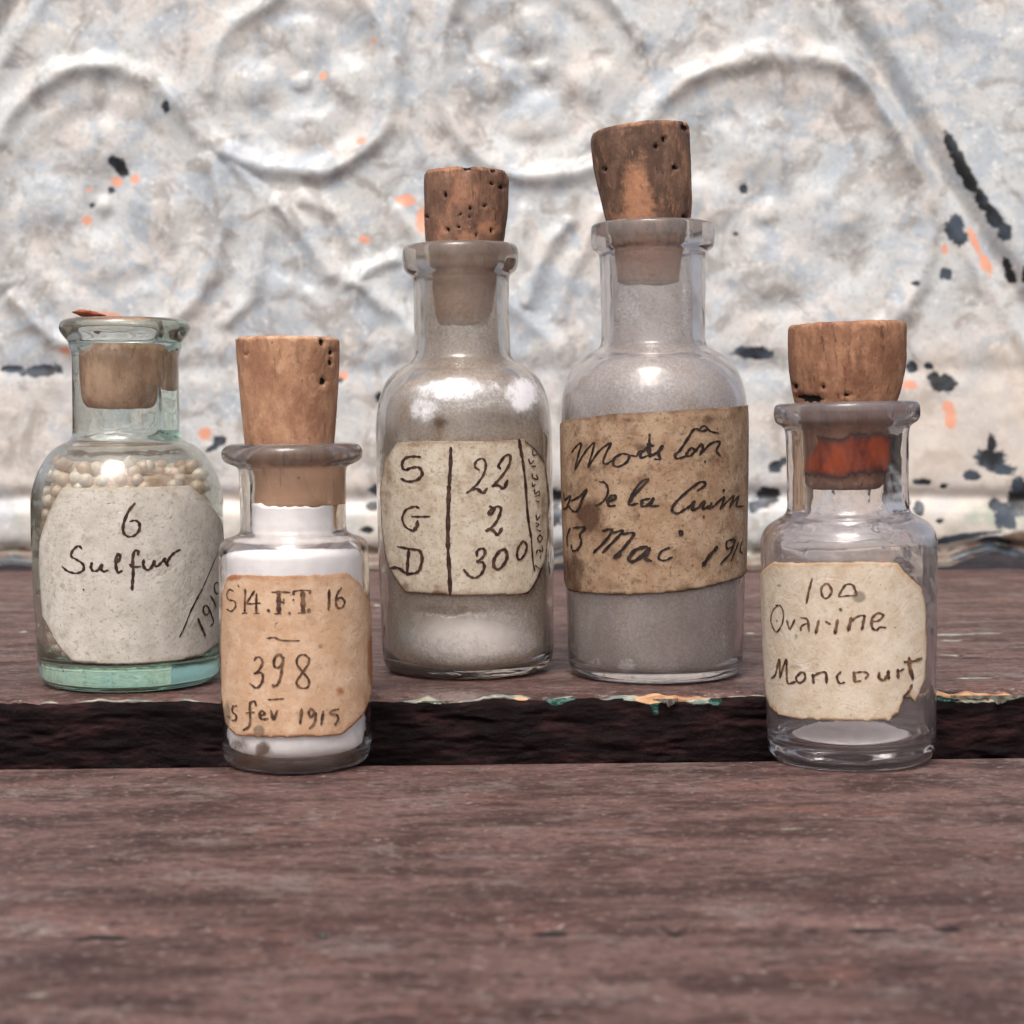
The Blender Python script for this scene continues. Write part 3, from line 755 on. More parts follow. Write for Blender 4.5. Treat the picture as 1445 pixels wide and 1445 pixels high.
class Bottle:
    def __init__(s, name, label, base_px, axis_top, depth, z0, outer, inner, mat, seed, tilt_span, dust):
        s.depth = depth; s.z0 = z0
        Hh = H_LOW - z0
        s.ybase = EYE + F * Hh / depth
        s.base = at_depth(base_px, s.ybase, depth); s.base.z = z0
        s.sc = depth / F * 1.003
        tilt = -math.atan((base_px - axis_top) / tilt_span)
        s.root = empty(name, s.base, (0, tilt, 0))
        tag(s.root, label, 'bottle', 'old apothecary bottles')
        s.M = Matrix.Translation(s.base) @ Matrix.Rotation(tilt, 4, 'Y')
        s.Mi = s.M.inverted()
        s.seed = seed
        cv = lambda P: [(p[0] * s.sc, s.z(p[1]), (p[2] if len(p) > 2 else 0) * s.sc) for p in P]
        o = cv(outer); i = cv(inner)
        o = [(r, max(z, 0.0), d) for r, z, d in o]
        s.outer = chaikin(o); s.inner = chaikin(i)
        s.ocz = np.array([p[1] for p in s.outer if p[0] > 0.0001]); s.ocr = np.array([p[0] for p in s.outer if p[0] > 0.0001])
        s.icz = np.array([p[1] for p in s.inner if p[0] > 0.0001]); s.icr = np.array([p[0] for p in s.inner if p[0] > 0.0001])
        s.icd = np.array([p[2] for p in s.inner if p[0] > 0.0001])
        full = resample(s.outer[::-1] + s.inner, 0.0004)       # bottom centre outside, up, over the lip, down inside
        s.n_out = None
        s.glass = s.lathe('glass_body', full, mat, s.root, 144, wob=0.00008)
        me = s.glass.data
        co = np.zeros(len(me.vertices) * 3); me.vertices.foreach_get('co', co); co = co.reshape(-1, 3)
        rad = np.hypot(co[:, 0], co[:, 1])
        ri = np.array([s.rin(float(z))[0] for z in co[:, 2]]); ro = np.array([s.rout(float(z)) for z in co[:, 2]])
        outside = (np.abs(rad - ro) < np.abs(rad - ri)) | (co[:, 2] < s.icz.min() * 0.5)
        px, py, _ = s.px_of(co)
        th = np.degrees(np.arctan2(co[:, 0], -co[:, 1]))
        A = {'dust': np.zeros(len(co)), 'white': np.zeros(len(co)), 'brown': np.zeros(len(co))}
        for nme, fn in dust.items():
            A[nme] = fn(px, py, th, co[:, 1] < 0) * outside
        for nme, arr in A.items():
            at = me.attributes.new(nme, 'FLOAT', 'POINT'); at.data.foreach_set('value', arr.astype(np.float32))
    def z(s, y):
        return (s.ybase - y) / F * s.depth * 1.0
    def rout(s, z):
        k = np.argsort(s.ocz, kind='stable'); return float(np.interp(z, s.ocz[k], s.ocr[k]))
    def rin(s, z):
        k = np.argsort(s.icz, kind='stable'); return float(np.interp(z, s.icz[k], s.icr[k])), float(np.interp(z, s.icz[k], s.icd[k]))
    def lathe(s, name, prof, mat, parent, seg, wob=0.0, attrs=None, smooth=True):
        a = np.linspace(0, 2 * np.pi, seg, endpoint=False)
        prof = [p for p in prof]
        r = np.array([p[0] for p in prof]); z = np.array([p[1] for p in prof]); dx = np.array([p[2] for p in prof])
        cap0 = r[0] < 1e-5; cap1 = r[-1] < 1e-5
        r = np.maximum(r, 1e-6)
        core = slice(1 if cap0 else 0, len(r) - 1 if cap1 else len(r))
        rr, zz, dd = r[core], z[core], dx[core]
        A, RR = np.meshgrid(a, rr); ZZ = np.repeat(zz[:, None], seg, 1); DD = np.repeat(dd[:, None], seg, 1)
        if wob:
            side = np.repeat((np.arange(len(rr)) > np.argmax(zz))[:, None], seg, 1) * 40.0
            # periodic in angle: noise over the circle's cos and sin
            nn = fbm(np.cos(A) * 1.3 + ZZ * 150 + side + s.seed * 5, np.sin(A) * 1.3 + ZZ * 90 - side, 3, s.seed)
            RR = RR + nn * wob * np.clip(RR / 0.004, 0, 1)
        V = np.stack([np.cos(A) * RR + DD, np.sin(A) * RR, ZZ], -1).reshape(-1, 3)
        q = grid_quads(len(rr), seg, True)
        extra = []
        n = len(V)
        add = []
        if cap0:
            add.append((dx[0], 0, z[0])); extra += [[n, (i + 1) % seg, i] for i in range(seg)]
        if cap1:
            b0 = (len(rr) - 1) * seg; ci = n + len(add)
            add.append((dx[-1], 0, z[-1])); extra += [[ci, b0 + i, b0 + (i + 1) % seg] for i in range(seg)]
        if add: V = np.concatenate([V, np.array(add)])
        at = None
        if attrs is not None:
            at = attrs(V)
        o = mesh_np(name, V, q, mat, parent, smooth, at, extra)
        fix_normals(o)
        return o
    def hit(s, px, py, off=0.0):
        """pixel -> (angle, z) on the outer wall, in the bottle's own frame; angle 0 faces the camera"""
        o = s.Mi @ Vector((0, 0, H_LOW)); d = s.Mi.to_3x3() @ ray(px, py)
        R = s.rout(s.z(py)) + off
        for _ in range(5):
            A = d.x ** 2 + d.y ** 2; B = 2 * (o.x * d.x + o.y * d.y); Cc = o.x ** 2 + o.y ** 2 - R * R
            D = B * B - 4 * A * Cc
            t = (-B - math.sqrt(D)) / (2 * A) if D > 0 else -B / (2 * A)
            p = o + d * t
            R = s.rout(p.z) + off
        return math.atan2(p.x, -p.y), p.z
    def surf(s, th, z, off):
        R = s.rout(z) + off
        return Vector((math.sin(th) * R, -math.cos(th) * R, z))
    def px_of(s, V):
        """local verts -> photograph pixels, to place marks on them"""
        W = np.asarray(V) @ np.array(s.M.to_3x3()).T + np.array(s.M.translation)
        y, z = W[:, 1], W[:, 2] - H_LOW
        dep = y * CP - z * SP; up = y * SP + z * CP
        return CX + F * W[:, 0] / dep, CY - F * up / dep, dep

# ---- labels and handwriting
def catmull(pts, n=7):
    p = [np.array(q, float) for q in pts]
    if len(p) == 2:
        return [p[0] + (p[1] - p[0]) * t for t in np.linspace(0, 1, n + 2)]
    p = [2 * p[0] - p[1]] + p + [2 * p[-1] - p[-2]]
    out = []
    for i in range(1, len(p) - 2):
        a, b, c, d = p[i - 1:i + 3]
        for t in np.linspace(0, 1, n, endpoint=False):
            out.append(0.5 * (2 * b + (c - a) * t + (2 * a - 5 * b + 4 * c - d) * t * t + (3 * b - a - 3 * c + d) * t ** 3))
    out.append(p[-2])
    return out

def make_label(b, poly, mat, tear=0.0, stains=(), smudges=(), edge_w=0.0011, label=None, edge_right=0.0, thick=0.00010):
    """poly: points as (px, py) or ('t', degrees, py)"""
    Rm = b.rout(b.z(700 if b.z0 > 0 else 900))
    P = []
    for p in poly:
        if p[0] == 't': P.append((math.radians(p[1]) * Rm, b.hit(CX + (b.base.x / b.depth) * F, p[2])[1]))
        else:
            th, z = b.hit(*p); P.append((th * Rm, z))
    # dense, slightly frayed outline
    out = []
    for i in range(len(P)):
        a, c = np.array(P[i]), np.array(P[(i + 1) % len(P)])
        L = np.linalg.norm(c - a); n = max(1, int(L / 0.00022))
        for k in range(n):
            q = a + (c - a) * k / n
            nrm = np.array([-(c - a)[1], (c - a)[0]]) / max(L, 1e-9)
            j = float(fbm(q[0] * 900 + b.seed * 7, q[1] * 900, 3, 5)) * (0.00009 + tear)
            out.append(q + nrm * j)
    out = np.array(out)
    lo, hi = out.min(0), out.max(0)
    g = 0.00034
    gx, gz = np.meshgrid(np.arange(lo[0], hi[0], g), np.arange(lo[1], hi[1], g))
    pts = np.stack([gx.ravel(), gz.ravel()], -1)
    # inside test and distance to the outline
    x1, y1 = out[:, 0], out[:, 1]; x2, y2 = np.roll(x1, -1), np.roll(y1, -1)
    ins = np.zeros(len(pts), bool); dist = np.full(len(pts), 1e9)
    for i in range(len(out)):
        cr = ((y1[i] > pts[:, 1]) != (y2[i] > pts[:, 1]))
        with np.errstate(divide='ignore', invalid='ignore'):
            xi = (x2[i] - x1[i]) * (pts[:, 1] - y1[i]) / (y2[i] - y1[i] if y2[i] != y1[i] else 1e-12) + x1[i]
        ins ^= cr & (pts[:, 0] < xi)
        dist = np.minimum(dist, np.hypot(pts[:, 0] - x1[i], pts[:, 1] - y1[i]))
    keep = ins & (dist > g * 0.6)
    allp = np.concatenate([out, pts[keep]])
    ds = np.concatenate([np.zeros(len(out)), dist[keep]])
    edges = [(i, (i + 1) % len(out)) for i in range(len(out))]
    r = delaunay_2d_cdt([Vector((float(a), float(c))) for a, c in allp], edges, [], 1, 1e-7)
    vv, ff, orig = r[0], r[2], r[3]
    V = np.array([(v.x, v.y) for v in vv])
    dd = np.array([ds[o[0]] if o else 0.0 for o in orig])
    W = []
    lift = fbm(V[:, 0] * 260 + b.seed, V[:, 1] * 260, 3, 77) * 0.00003
    for (u, z), l in zip(V, lift):
        W.append(b.surf(u / Rm, z, 0.00008 + 0.00003 + l))
    W = np.array([tuple(w) for w in W])
    pxs, pys, _ = b.px_of(W)
    st = np.zeros(len(W)); sm = np.zeros(len(W))
    for (cx, cy_, rx, ry, amp) in stains: st = np.maximum(st, amp * np.exp(-(((pxs - cx) / rx) ** 2 + ((pys - cy_) / ry) ** 2)))
    for (cx, cy_, rx, ry, amp) in smudges: sm = np.maximum(sm, amp * np.exp(-(((pxs - cx) / rx) ** 2 + ((pys - cy_) / ry) ** 2) ** 1.5))
    ed = np.exp(-(dd / edge_w)) 
    me = bpy.data.meshes.new('label')
    me.from_pydata([tuple(w) for w in W], [], [tuple(f) for f in ff])
    for nme, arr in (('edge', ed), ('stain', st), ('smudge', sm)):
        a = me.attributes.new(nme, 'FLOAT', 'POINT'); a.data.foreach_set('value', arr.astype(np.float32))
    me.materials.append(mat)
    me.polygons.foreach_set('use_smooth', np.ones(len(me.polygons), bool))
    o = bpy.data.objects.new('label', me); C.objects.link(o); o.parent = b.root
    # make faces look outwards, then give the paper thickness
    p0 = me.polygons[0]
    if p0.normal.dot(Vector((p0.center.x, p0.center.y, 0))) < 0: me.flip_normals()
    md = o.modifiers.new('thickness', 'SOLIDIFY'); md.thickness = thick; md.offset = 1
    if label: o['label'] = label
    return o, Rm

def write(b, lab, strokes, off, sc, mat, w0=2.6, dots=(), Rm=None, thick=0.00010):
    rr = random.Random(b.seed)
    V, Fc = [], []
    lvl = 0
    for st in strokes:
        w = w0
        if isinstance(st, tuple) and isinstance(st[0], (int, float)) : w, st = st[0], st[1]
        pts = catmull(st, 8)
        pts = [(off[0] + p[0] / sc + rr.uniform(-.12, .12), off[1] + p[1] / sc + rr.uniform(-.12, .12)) for p in pts]
        S = [b.hit(p[0], p[1], 0.0002) for p in pts]
        S = [np.array((t * Rm, z)) for t, z in S]
        n = len(S); base = len(V)
        lvl += 1
        lift = 0.00008 + 0.00003 + thick + 0.00004 + 0.0000012 * lvl
        ph = rr.uniform(0, 6)
        for i, p in enumerate(S):
            t = S[min(i + 1, n - 1)] - S[max(i - 1, 0)]
            L = np.linalg.norm(t); t = t / L if L > 1e-9 else np.array((1, 0))
            nr = np.array((-t[1], t[0]))
            # downstrokes are heavier
            ww = w * 1.18 * b.sc * 0.5 * (0.66 + 0.50 * abs(t[1]) + 0.20 * math.sin(i * 0.9 + ph) + 0.10 * math.sin(i * 2.3 + ph * 2)) * (0.6 if i in (0, n - 1) else 1.0)
            for sg in (-1, 1):
                q = p + nr * ww * sg
                V.append(tuple(b.surf(q[0] / Rm, q[1], lift)))
            if i: Fc.append((base + 2 * i - 2, base + 2 * i - 1, base + 2 * i + 1, base + 2 * i))
        for e in (0, n - 1):      # round pen ends
            c0 = len(V); lvl += 1
            for k in range(8):
                a = k / 8 * 2 * math.pi
                q = S[e] + np.array((math.cos(a), math.sin(a))) * w * b.sc * 0.38
                V.append(tuple(b.surf(q[0] / Rm, q[1], lift + 0.0000006)))
            Fc.append(tuple(range(c0, c0 + 8)))
    for (x, y, r) in dots:
        lvl += 1
        th, z = b.hit(off[0] + x / sc, off[1] + y / sc, 0.0002)
        c0 = len(V)
        for k in range(10):
            a = k / 10 * 2 * math.pi; r2 = r * b.sc * rr.uniform(.8, 1.15)
            V.append(tuple(b.surf(th + math.cos(a) * r2 / Rm, z + math.sin(a) * r2, 0.00008 + 0.00003 + thick + 0.00004 + 0.0000012 * lvl)))
        Fc.append(tuple(range(c0, c0 + 10)))
    me = bpy.data.meshes.new('handwriting')
    me.from_pydata(V, [], Fc)
    me.materials.append(mat)
    o = bpy.data.objects.new('handwriting', me); C.objects.link(o); o.parent = lab
    return o

# ---- corks
def make_cork(b, rows, mat, label, slope=0.0, pits=(), patches=(), stains=(), chip=None, rough=1.0, seed=0, topw=0.0):
    """rows: (left px, right px, y px) from the top down, as outlines in the photograph"""
    pr = []
    for l, r, y in rows:
        c = at_depth((l + r) / 2, y, b.depth)
        pr.append(((r - l) / 2 * b.depth / F, c.z, c.x))
    zb = pr[-1][1]; xb = pr[-1][2]
    base = Vector((xb, b.depth, zb))
    rs = [(p[0], p[1] - zb, p[2] - xb) for p in pr]
    top = rs[0]; e = 0.00045
    prof = [(0.0, top[1] + 0.0001, top[2])] + [(top[0] * f, top[1] + 0.00008, top[2]) for f in (0.15, 0.3, 0.45, 0.6, 0.75, 0.88)] + \
           [(top[0] - e, top[1], top[2]), (top[0] - e * 0.3, top[1] - e * 0.3, top[2]), (top[0], top[1] - e, top[2])]
    side = resample(chaikin(rs, 1), 0.00024)
    side = [p for p in side if p[1] < top[1] - e]
    prof += side
    bot = rs[-1]
    prof += [(bot[0] - 0.0004, -0.0002, bot[2]), (bot[0] * 0.6, -0.0003, bot[2]), (0, -0.0003, bot[2])]
    seg = 220
    a = np.linspace(0, 2 * np.pi, seg, endpoint=False)
    r = np.array([p[0] for p in prof]); z = np.array([p[1] for p in prof]); dx = np.array([p[2] for p in prof])
    rr, zz, dd = r[1:-1], z[1:-1], dx[1:-1]
    A, RR = np.meshgrid(a, rr); ZZ = np.repeat(zz[:, None], seg, 1); DD = np.repeat(dd[:, None], seg, 1)
    Hc = top[1]
    zlip = None
    nn = fbm(np.cos(A) * 3 + ZZ * 240 + seed, np.sin(A) * 3 + ZZ * 120, 4, 100 + seed)
    free = sstep(0.0, 0.002, ZZ - (at_depth(b_px(b), b.liptop, b.depth).z - zb))       # the part above the glass is rougher
    RR = RR + nn * 0.00013 * rough * (0.3 + 0.7 * free) * np.clip(RR / 0.003, 0, 1)
    X = np.cos(A) * RR; Yv = np.sin(A) * RR
    upper = sstep(Hc * 0.55, Hc, ZZ)
    ZZ = ZZ + slope * X * upper
    ZZ = ZZ + (fbm(X * 500 + seed, Yv * 500, 3, 120 + seed) * 0.00022 * rough) * sstep(Hc - 0.0012, Hc, ZZ)
    # broken rim
    rimn = np.clip(fbm(np.cos(A) * 4 + seed, np.sin(A) * 4, 3, 140 + seed) - 0.15, 0, 1)
    rimm = sstep(Hc - 0.0016, Hc - 0.0002, ZZ) * sstep(0.75, 1.0, RR / top[0])
    RR2 = 1 - rimn * rimm * 0.14 * rough
    X, Yv = X * RR2, Yv * RR2
    ZZ = ZZ - rimn * rimm * 0.0005 * rough
    if chip:
        ca, cw, ch = chip
        da = np.abs(np.angle(np.exp(1j * (A - ca))))
        ZZ = ZZ + ch * np.exp(-(da / cw) ** 2) * sstep(Hc - 0.001, Hc, ZZ) * sstep(0.35, 0.8, RR / top[0]) * (0.7 + 0.5 * np.sin(A * 9))
    V = np.stack([X + DD, Yv, ZZ], -1).reshape(-1, 3)
    V = np.concatenate([V, [(dx[0], 0, z[0] + slope * 0), (dx[-1], 0, z[-1])]])
    W = V + np.array(base)
    zc = W[:, 2] - H_LOW
    dep = W[:, 1] * CP - zc * SP; up = W[:, 1] * SP + zc * CP
    px, py = CX + F * W[:, 0] / dep, CY - F * up / dep
    front = (V[:, 1] < -0.0003)
    at = {}
    rimb = np.concatenate([(rimm * (0.55 + 0.6 * fbm(np.cos(A) * 5 + seed, np.sin(A) * 5, 3, 160 + seed))).reshape(-1), [0, 0]])
    pxn = px + fbm(px / 3.0, py / 3.0, 2, 171 + seed) * 2.4; pyn = py + fbm(px / 3.0, py / 3.0, 2, 172 + seed) * 2.4
    for nme, L in (('pit', pits), ('patch', patches), ('stain', stains)):
        v = np.zeros(len(V))
        sq = 0.86 if nme == 'pit' else 1.0
        for t in L:
            cx, cy_, rx, ry = t[:4]
            amp = t[4] if len(t) > 4 else 1.0
            v = np.maximum(v, amp * np.exp(-0.7 * (((pxn - cx) / (rx * sq)) ** 2 + ((pyn - cy_) / (ry * sq)) ** 2) ** 1.2))
        if nme != 'stain': v = v * front
        if nme == 'patch': v = np.maximum(v, rimb)
        at[nme] = v
    ctr = np.concatenate([DD.reshape(-1), [0, 0]])
    dirx = V[:, 0] - ctr; rad = np.hypot(dirx, V[:, 1]) + 1e-9
    pd = at['pit'] * 0.0007
    V[:, 0] -= dirx / rad * pd; V[:, 1] -= V[:, 1] / rad * pd
    q = grid_quads(len(rr), seg, True)
    n = len(rr) * seg
    b0 = (len(rr) - 1) * seg
    extra = [[n, (i + 1) % seg, i] for i in range(seg)] + [[n + 1, b0 + i, b0 + (i + 1) % seg] for i in range(seg)]
    o = mesh_np('cork', V, q, mat, None, True, at, extra)
    fix_normals(o)
    o.location = base
    tag(o, label, 'cork', 'corks in the bottles')
    return o

def b_px(b): return CX + b.base.x / b.depth * F

def fill(b, name, y_top, y_bot, mat, gap=1.2, rtop=None, attrs=None, bumpy=0.0, seg=96, only_film=False, flat=False):
    """something that lies inside the bottle, following the inner wall"""
    zt, zb = b.z(y_top), b.z(y_bot)
    n = max(6, int((zt - zb) / 0.0004))
    prof = []
    for i in range(n + 1):
        z = zt + (zb - zt) * i / n
        r, d = b.rin(z)
        prof.append((r - gap * b.sc, z, d))
    if only_film:
        o = b.lathe(name, prof, mat, b.root, 160, 0, attrs)
        return o
    r0, zz0, d0 = prof[0]
    head = [(0, zt, d0)] + [(r0 * f, zt, d0) for f in (0.2, 0.4, 0.6, 0.8, 0.93)]
    rl, zl, dl = prof[-1]
    tail = [(rl * f, zl, dl) for f in (0.7, 0.35)] + [(0, zl, dl)]
    o = b.lathe(name, head + prof + tail, mat, None, seg, 0, attrs)
    if bumpy:
        me = o.data
        co = np.zeros(len(me.vertices) * 3); me.vertices.foreach_get('co', co); co = co.reshape(-1, 3)
        co[:, 2] += fbm(co[:, 0] * 350, co[:, 1] * 350, 3, 9) * bumpy * sstep(zt - 0.0012, zt, co[:, 2])
        me.vertices.foreach_set('co', co.reshape(-1)); me.update()
    o.matrix_world = b.M
    return o

INK = mat_ink('iron_gall_ink', lin(46, 24, 20), lin(112, 78, 58), 0.6)
INK2 = mat_ink('faded_ink', lin(64, 38, 30), lin(138, 104, 78), 0.85, 2)
INK4 = mat_ink('black_ink', lin(26, 16, 16), lin(80, 58, 44), 0.6, 4)

# ================================================================= bottle 1
g1 = mat_glass('aqua_glass', (0.99, 1.0, 0.993, 1), 0.0, lin(136, 120, 104), lin(176, 164, 148), (0.38, 0.90, 0.72, 1), 32.0, 1)
b1 = Bottle('glass_bottle', 'squat aqua-green glass bottle of pale pellets, its grey label reading 6 Sulfur 1910', 184, 182, 0.294, STEP,
    [(64, 453), (78, 451), (87, 454), (90.5, 461), (90, 468), (85, 476), (78, 484), (78, 491), (74.5, 499), (73.5, 512), (73.5, 600), (74, 614), (80, 623), (94, 628), (106, 638), (116, 652), (125, 670), (131, 690), (133, 712), (133, 765), (130.5, 850), (127, 925), (126, 945), (121, 957), (110, 963), (90, 964.5), (0, 963)],
    [(60, 454, -8), (58, 466, -9), (58, 500, -10), (58, 600, -10), (62, 618, -6), (84, 634, 0), (102, 650), (114, 674), (120, 700), (121, 760), (118, 880), (114, 918), (100, 928), (60, 926), (0, 922)],
    g1, 1, 480, {'dust': levels((440, .5), (468, .55), (480, .22), (515, .18), (612, .2), (625, .5), (660, .38), (700, .42), (920, .35), (940, .08)),
         'white': blobs([(305, 690, 10, 30, .35), (110, 700, 8, 5, .0)]), 'brown': blobs([(58, 760, 10, 80, .62), (64, 880, 10, 60, .6), (180, 478, 60, 10, .3), (90, 655, 30, 16, .4), (150, 640, 50, 8, .3), (180, 970, 120, 9, .34), (75, 960, 20, 14, .6), (310, 720, 6, 40, .4)])})  # tall brown blobs on the left paint the shadows among the pellets
b1.liptop = 452
pap1 = mat_paper('grey_label_paper', lin(200, 193, 182), lin(152, 144, 128), lin(160, 144, 124), lin(216, 209, 199), 1, 0.6, 0.85)
lab1, R1 = make_label(b1, [(90, 688), (266, 685), (290, 706), (313, 742), (315, 780), (311, 880), (306, 908), (285, 924), (250, 932), (180, 937), (104, 934), (84, 912), (61, 868), (56, 800), (57, 765), (68, 730)],
    pap1, stains=((95, 700, 60, 8, .5), (250, 700, 50, 10, .5), (300, 790, 10, 60, .35)), smudges=((70, 855, 5, 12, .5), (212, 812, 5, 3, .5), (264, 725, 7, 5, .4), (276, 762, 6, 3, .5)))
write(b1, lab1, [
    [(665,120),(610,190),(570,290),(565,360),(600,402),(655,398),(700,350),(700,290),(665,268),(625,275)],
    [(215,508),(185,485),(140,520),(125,570),(170,600),(225,640),(225,690),(170,715),(100,700),(50,662)],
    [(300,625),(292,665),(310,695),(350,690),(385,640),(378,675),(395,700),(435,690)],
    [(495,640),(535,595),(532,552),(510,570),(503,650),(520,708),(555,695)],
    [(690,560),(690,525),(660,530),(645,600),(650,700),(645,780),(640,850)], [(620,640),(650,663),(712,658)],
    [(740,600),(735,650),(765,687),(800,670),(830,610),(828,645),(855,655),(890,620)],
    [(890,620),(925,590),(905,600),(925,625),(948,655),(935,630),(960,580),(1000,540),(1045,515)],
    (1.5, [(1375,520),(1290,720),(1235,850)]), (2.3, [(1235,850),(1190,930),(1130,1050)]), (1.7, [(1130,1050),(1080,1180),(1040,1260)]),
    (3.2, [(1197,1100),(1225,1170),(1260,1245)]),
    (2.6, [(1290,1010),(1262,990),(1240,1020),(1258,1068),(1290,1050),(1285,1005),(1312,1070),(1328,1130),(1305,1165)]),
    (2.8, [(1303,910),(1330,950),(1350,1000)]),
    (2.6, [(1352,795),(1335,820),(1345,880),(1368,888),(1380,850),(1368,800),(1350,795)]),
    ], (80, 690), 6.02, INK, 3.0, ((230, 855, 1.4), (640, 848, 2.0)), R1)

pel = Mat('pale_sugar')
pel_m = pel.surface(pel.principled(pel.mix(pel.rng(pel.n('ShaderNodeObjectInfo').outputs['Random'], 0.2, 0.95), linw(222, 192, 170), linw(240, 224, 210)), 0.45, None, 0.4))
core_m = mat_simple('packed_sugar_pellets', linw(190, 154, 130), linw(220, 190, 168), 420, 0.7, 0.0006)
core = fill(b1, 'pellet_filling', 672, 924, core_m, gap=14, bumpy=0.0006)
tag(core, 'packed pale sugar pellets filling the squat aqua bottle behind its label', 'pellets', kind='stuff')
pr = 10.2 * b1.sc
pbm = bmesh.new(); bmesh.ops.create_icosphere(pbm, subdivisions=2, radius=pr)
pme = bpy.data.meshes.new('sugar_pellet'); pbm.to_mesh(pme); pbm.free()
pme.polygons.foreach_set('use_smooth', np.ones(len(pme.polygons), bool)); pme.materials.append(pel_m)
def pellet(p):
    o = bpy.data.objects.new('sugar_pellet', pme); C.objects.link(o)
    o.location = b1.M @ p
    s_ = random.uniform(0.74, 1.12); o.scale = (s_, s_ * random.uniform(.95, 1.03), s_)
    tag(o, 'small round pale sugar pellet inside the squat aqua bottle', 'pellet', 'sugar pellets in the aqua bottle')
cnt = 0
ys = 656; row = 0
while ys < 924:
    z = b1.z(ys); r, d = b1.rin(z); r = r - pr * 1.12
    step = 2 * pr * 1.03 / r
    nth = int(math.pi * 1.15 / step)
    for i in range(-nth // 2, nth // 2 + 1):
        th = (i + 0.5 * (row % 2)) * step
        deg = math.degrees(th)
        hidden = (700 < ys < 900 and abs(deg) < 58)
        if hidden or abs(deg) > 100 : continue
        if row == 0 and vnoise(deg / 21.0, 3.1, 8) < 0.52: continue
        if row == 1 and vnoise(deg / 17.0, 7.1, 9) < 0.25: continue
        if random.random() < 0.07: continue
        pellet(Vector((d + math.sin(th) * r + random.uniform(-1, 1) * pr * .32, -math.cos(th) * (r - random.random() * pr * .5), z + random.uniform(-1, 1) * pr * 0.42))); cnt += 1
    ys += 17.0; row += 1
for k in range(60):
    a = random.uniform(-math.pi * .6, math.pi * .6); rr_ = random.uniform(0.55, 0.86) * b1.rin(b1.z(668))[0]
    pellet(Vector((math.sin(a) * rr_, -math.cos(a) * rr_, b1.z(664) + random.uniform(-.7, .9) * pr))); cnt += 1
cork1 = make_cork(b1, [(118, 229, 486), (117, 229, 496), (118, 228, 515), (119, 227, 545), (122, 224, 566), (128, 218, 574)],
    mat_cork('old_brown_cork', linw(206, 160, 132), linw(160, 116, 92), linw(224, 180, 150), 0.4, 1, 0.5), 'short brown cork sunk into the neck of the squat aqua-green bottle',
    seed=1, rough=1.3)
crumb_m = mat_cork('reddish_cork_crumb', lin(176, 96, 66), lin(120, 58, 40), lin(222, 160, 128), 0.5, 9, 0.4)
def make_crumb():
    n, mm = 26, 9
    V = []
    c = at_depth(128, 450.5, b1.depth - 0.004)
    for j in range(mm):
        v = j / (mm - 1) * math.pi
        for i in range(n):
            u = i / n * 2 * math.pi
            k = 1 + 0.35 * float(fbm(math.cos(u) * 2 + 5, math.sin(u) * 2 + v, 3, 210))
            V.append((math.cos(u) * math.sin(v) * 0.0029 * k, math.sin(u) * math.sin(v) * 0.0022 * k, math.cos(v) * 0.00055 * k + 0.00035 * math.cos(u + 2.6) * math.sin(v)))
    o = mesh_np('cork_crumb', V, grid_quads(mm, n, True), crumb_m, None, True)
    o.location = (c.x, c.y, b1.base.z + b1.z(451) + 0.0005)
    tag(o, 'small broken reddish cork crumb lying on the rim of the squat aqua bottle', 'cork crumb')
make_crumb()

# ================================================================= bottle 2
g2 = mat_glass('clear_glass_dusty', (1.0, 0.995, 0.998, 1), 0.0, lin(118, 98, 88), lin(150, 134, 126), None, 0, 2)
b2 = Bottle('glass_bottle', 'small straight bottle packed with white powder, its orange-tan label reading 398', 420, 415, 0.2619, 0.0,
    [(68, 627, -6), (80, 625), (90, 626), (97, 632), (99, 641), (96, 650), (86, 655), (77, 658), (74.5, 664), (74, 700), (73.5, 742), (75, 751), (86, 756), (98, 760), (104, 768), (105.5, 780), (106, 900), (105.5, 1040), (104.5, 1062), (99, 1074), (90, 1079), (0, 1078)],
    [(67, 628, -7), (64, 640, -5), (59, 654, -1), (58, 670), (58, 742), (62, 756), (84, 765), (96, 773), (98, 786), (98.5, 900), (98, 1040), (94, 1056), (84, 1061), (0, 1059)],
    g2, 2, 450, {'dust': levels((615, .6), (655, .62), (662, .08), (740, .05), (752, .42), (768, .45), (782, .03), (1050, .03), (1070, .45), (1090, .6)),
         'brown': blobs([(338, 1050, 20, 12, .78), (370, 1057, 12, 14, 1.1), (362, 1040, 5, 5, .8), (352, 1072, 34, 9, .85), (400, 1085, 90, 8, .4), (470, 1048, 6, 6, .5), (412, 640, 110, 14, .42), (505, 1060, 12, 20, .35)])})
b2.liptop = 626
pow_m = mat_simple('white_powder', linw(253, 251, 248), linw(246, 243, 240), 500, 0.9, 0.0001)
pow2 = fill(b2, 'white_powder', 712, 1057, pow_m, gap=1.0, bumpy=0.0014)
tag(pow2, 'bright white powder filling the small bottle with the orange-tan label', 'powder', kind='stuff')
pap2 = mat_paper('orange_tan_label_paper', lin(203, 166, 134), lin(168, 130, 100), lin(158, 100, 62), lin(218, 186, 158), 2, 0.55, 0.55)
lab2, R2 = make_label(b2, [(321, 816), (329, 810), (345, 811), (390, 813), (420, 812), (489, 809), (505, 822), (516, 842), (522, 862), (524, 920), (523, 975), (510, 1010), (480, 1037), (440, 1039), (390, 1040), (334, 1037), (320, 1020), (314, 980), (313, 900), (315, 840)],
    pap2, tear=0.00005, stains=((524, 930, 8, 50, 1.0), (480, 975, 8, 10, .7), (516, 1000, 8, 30, .7), (440, 1040, 60, 5, .7), (330, 815, 40, 6, .7), (400, 825, 40, 12, .35)),
    smudges=((366, 1031, 8, 8, 1.3), (452, 912, 4, 4, .8), (321, 1010, 6, 22, .9)))
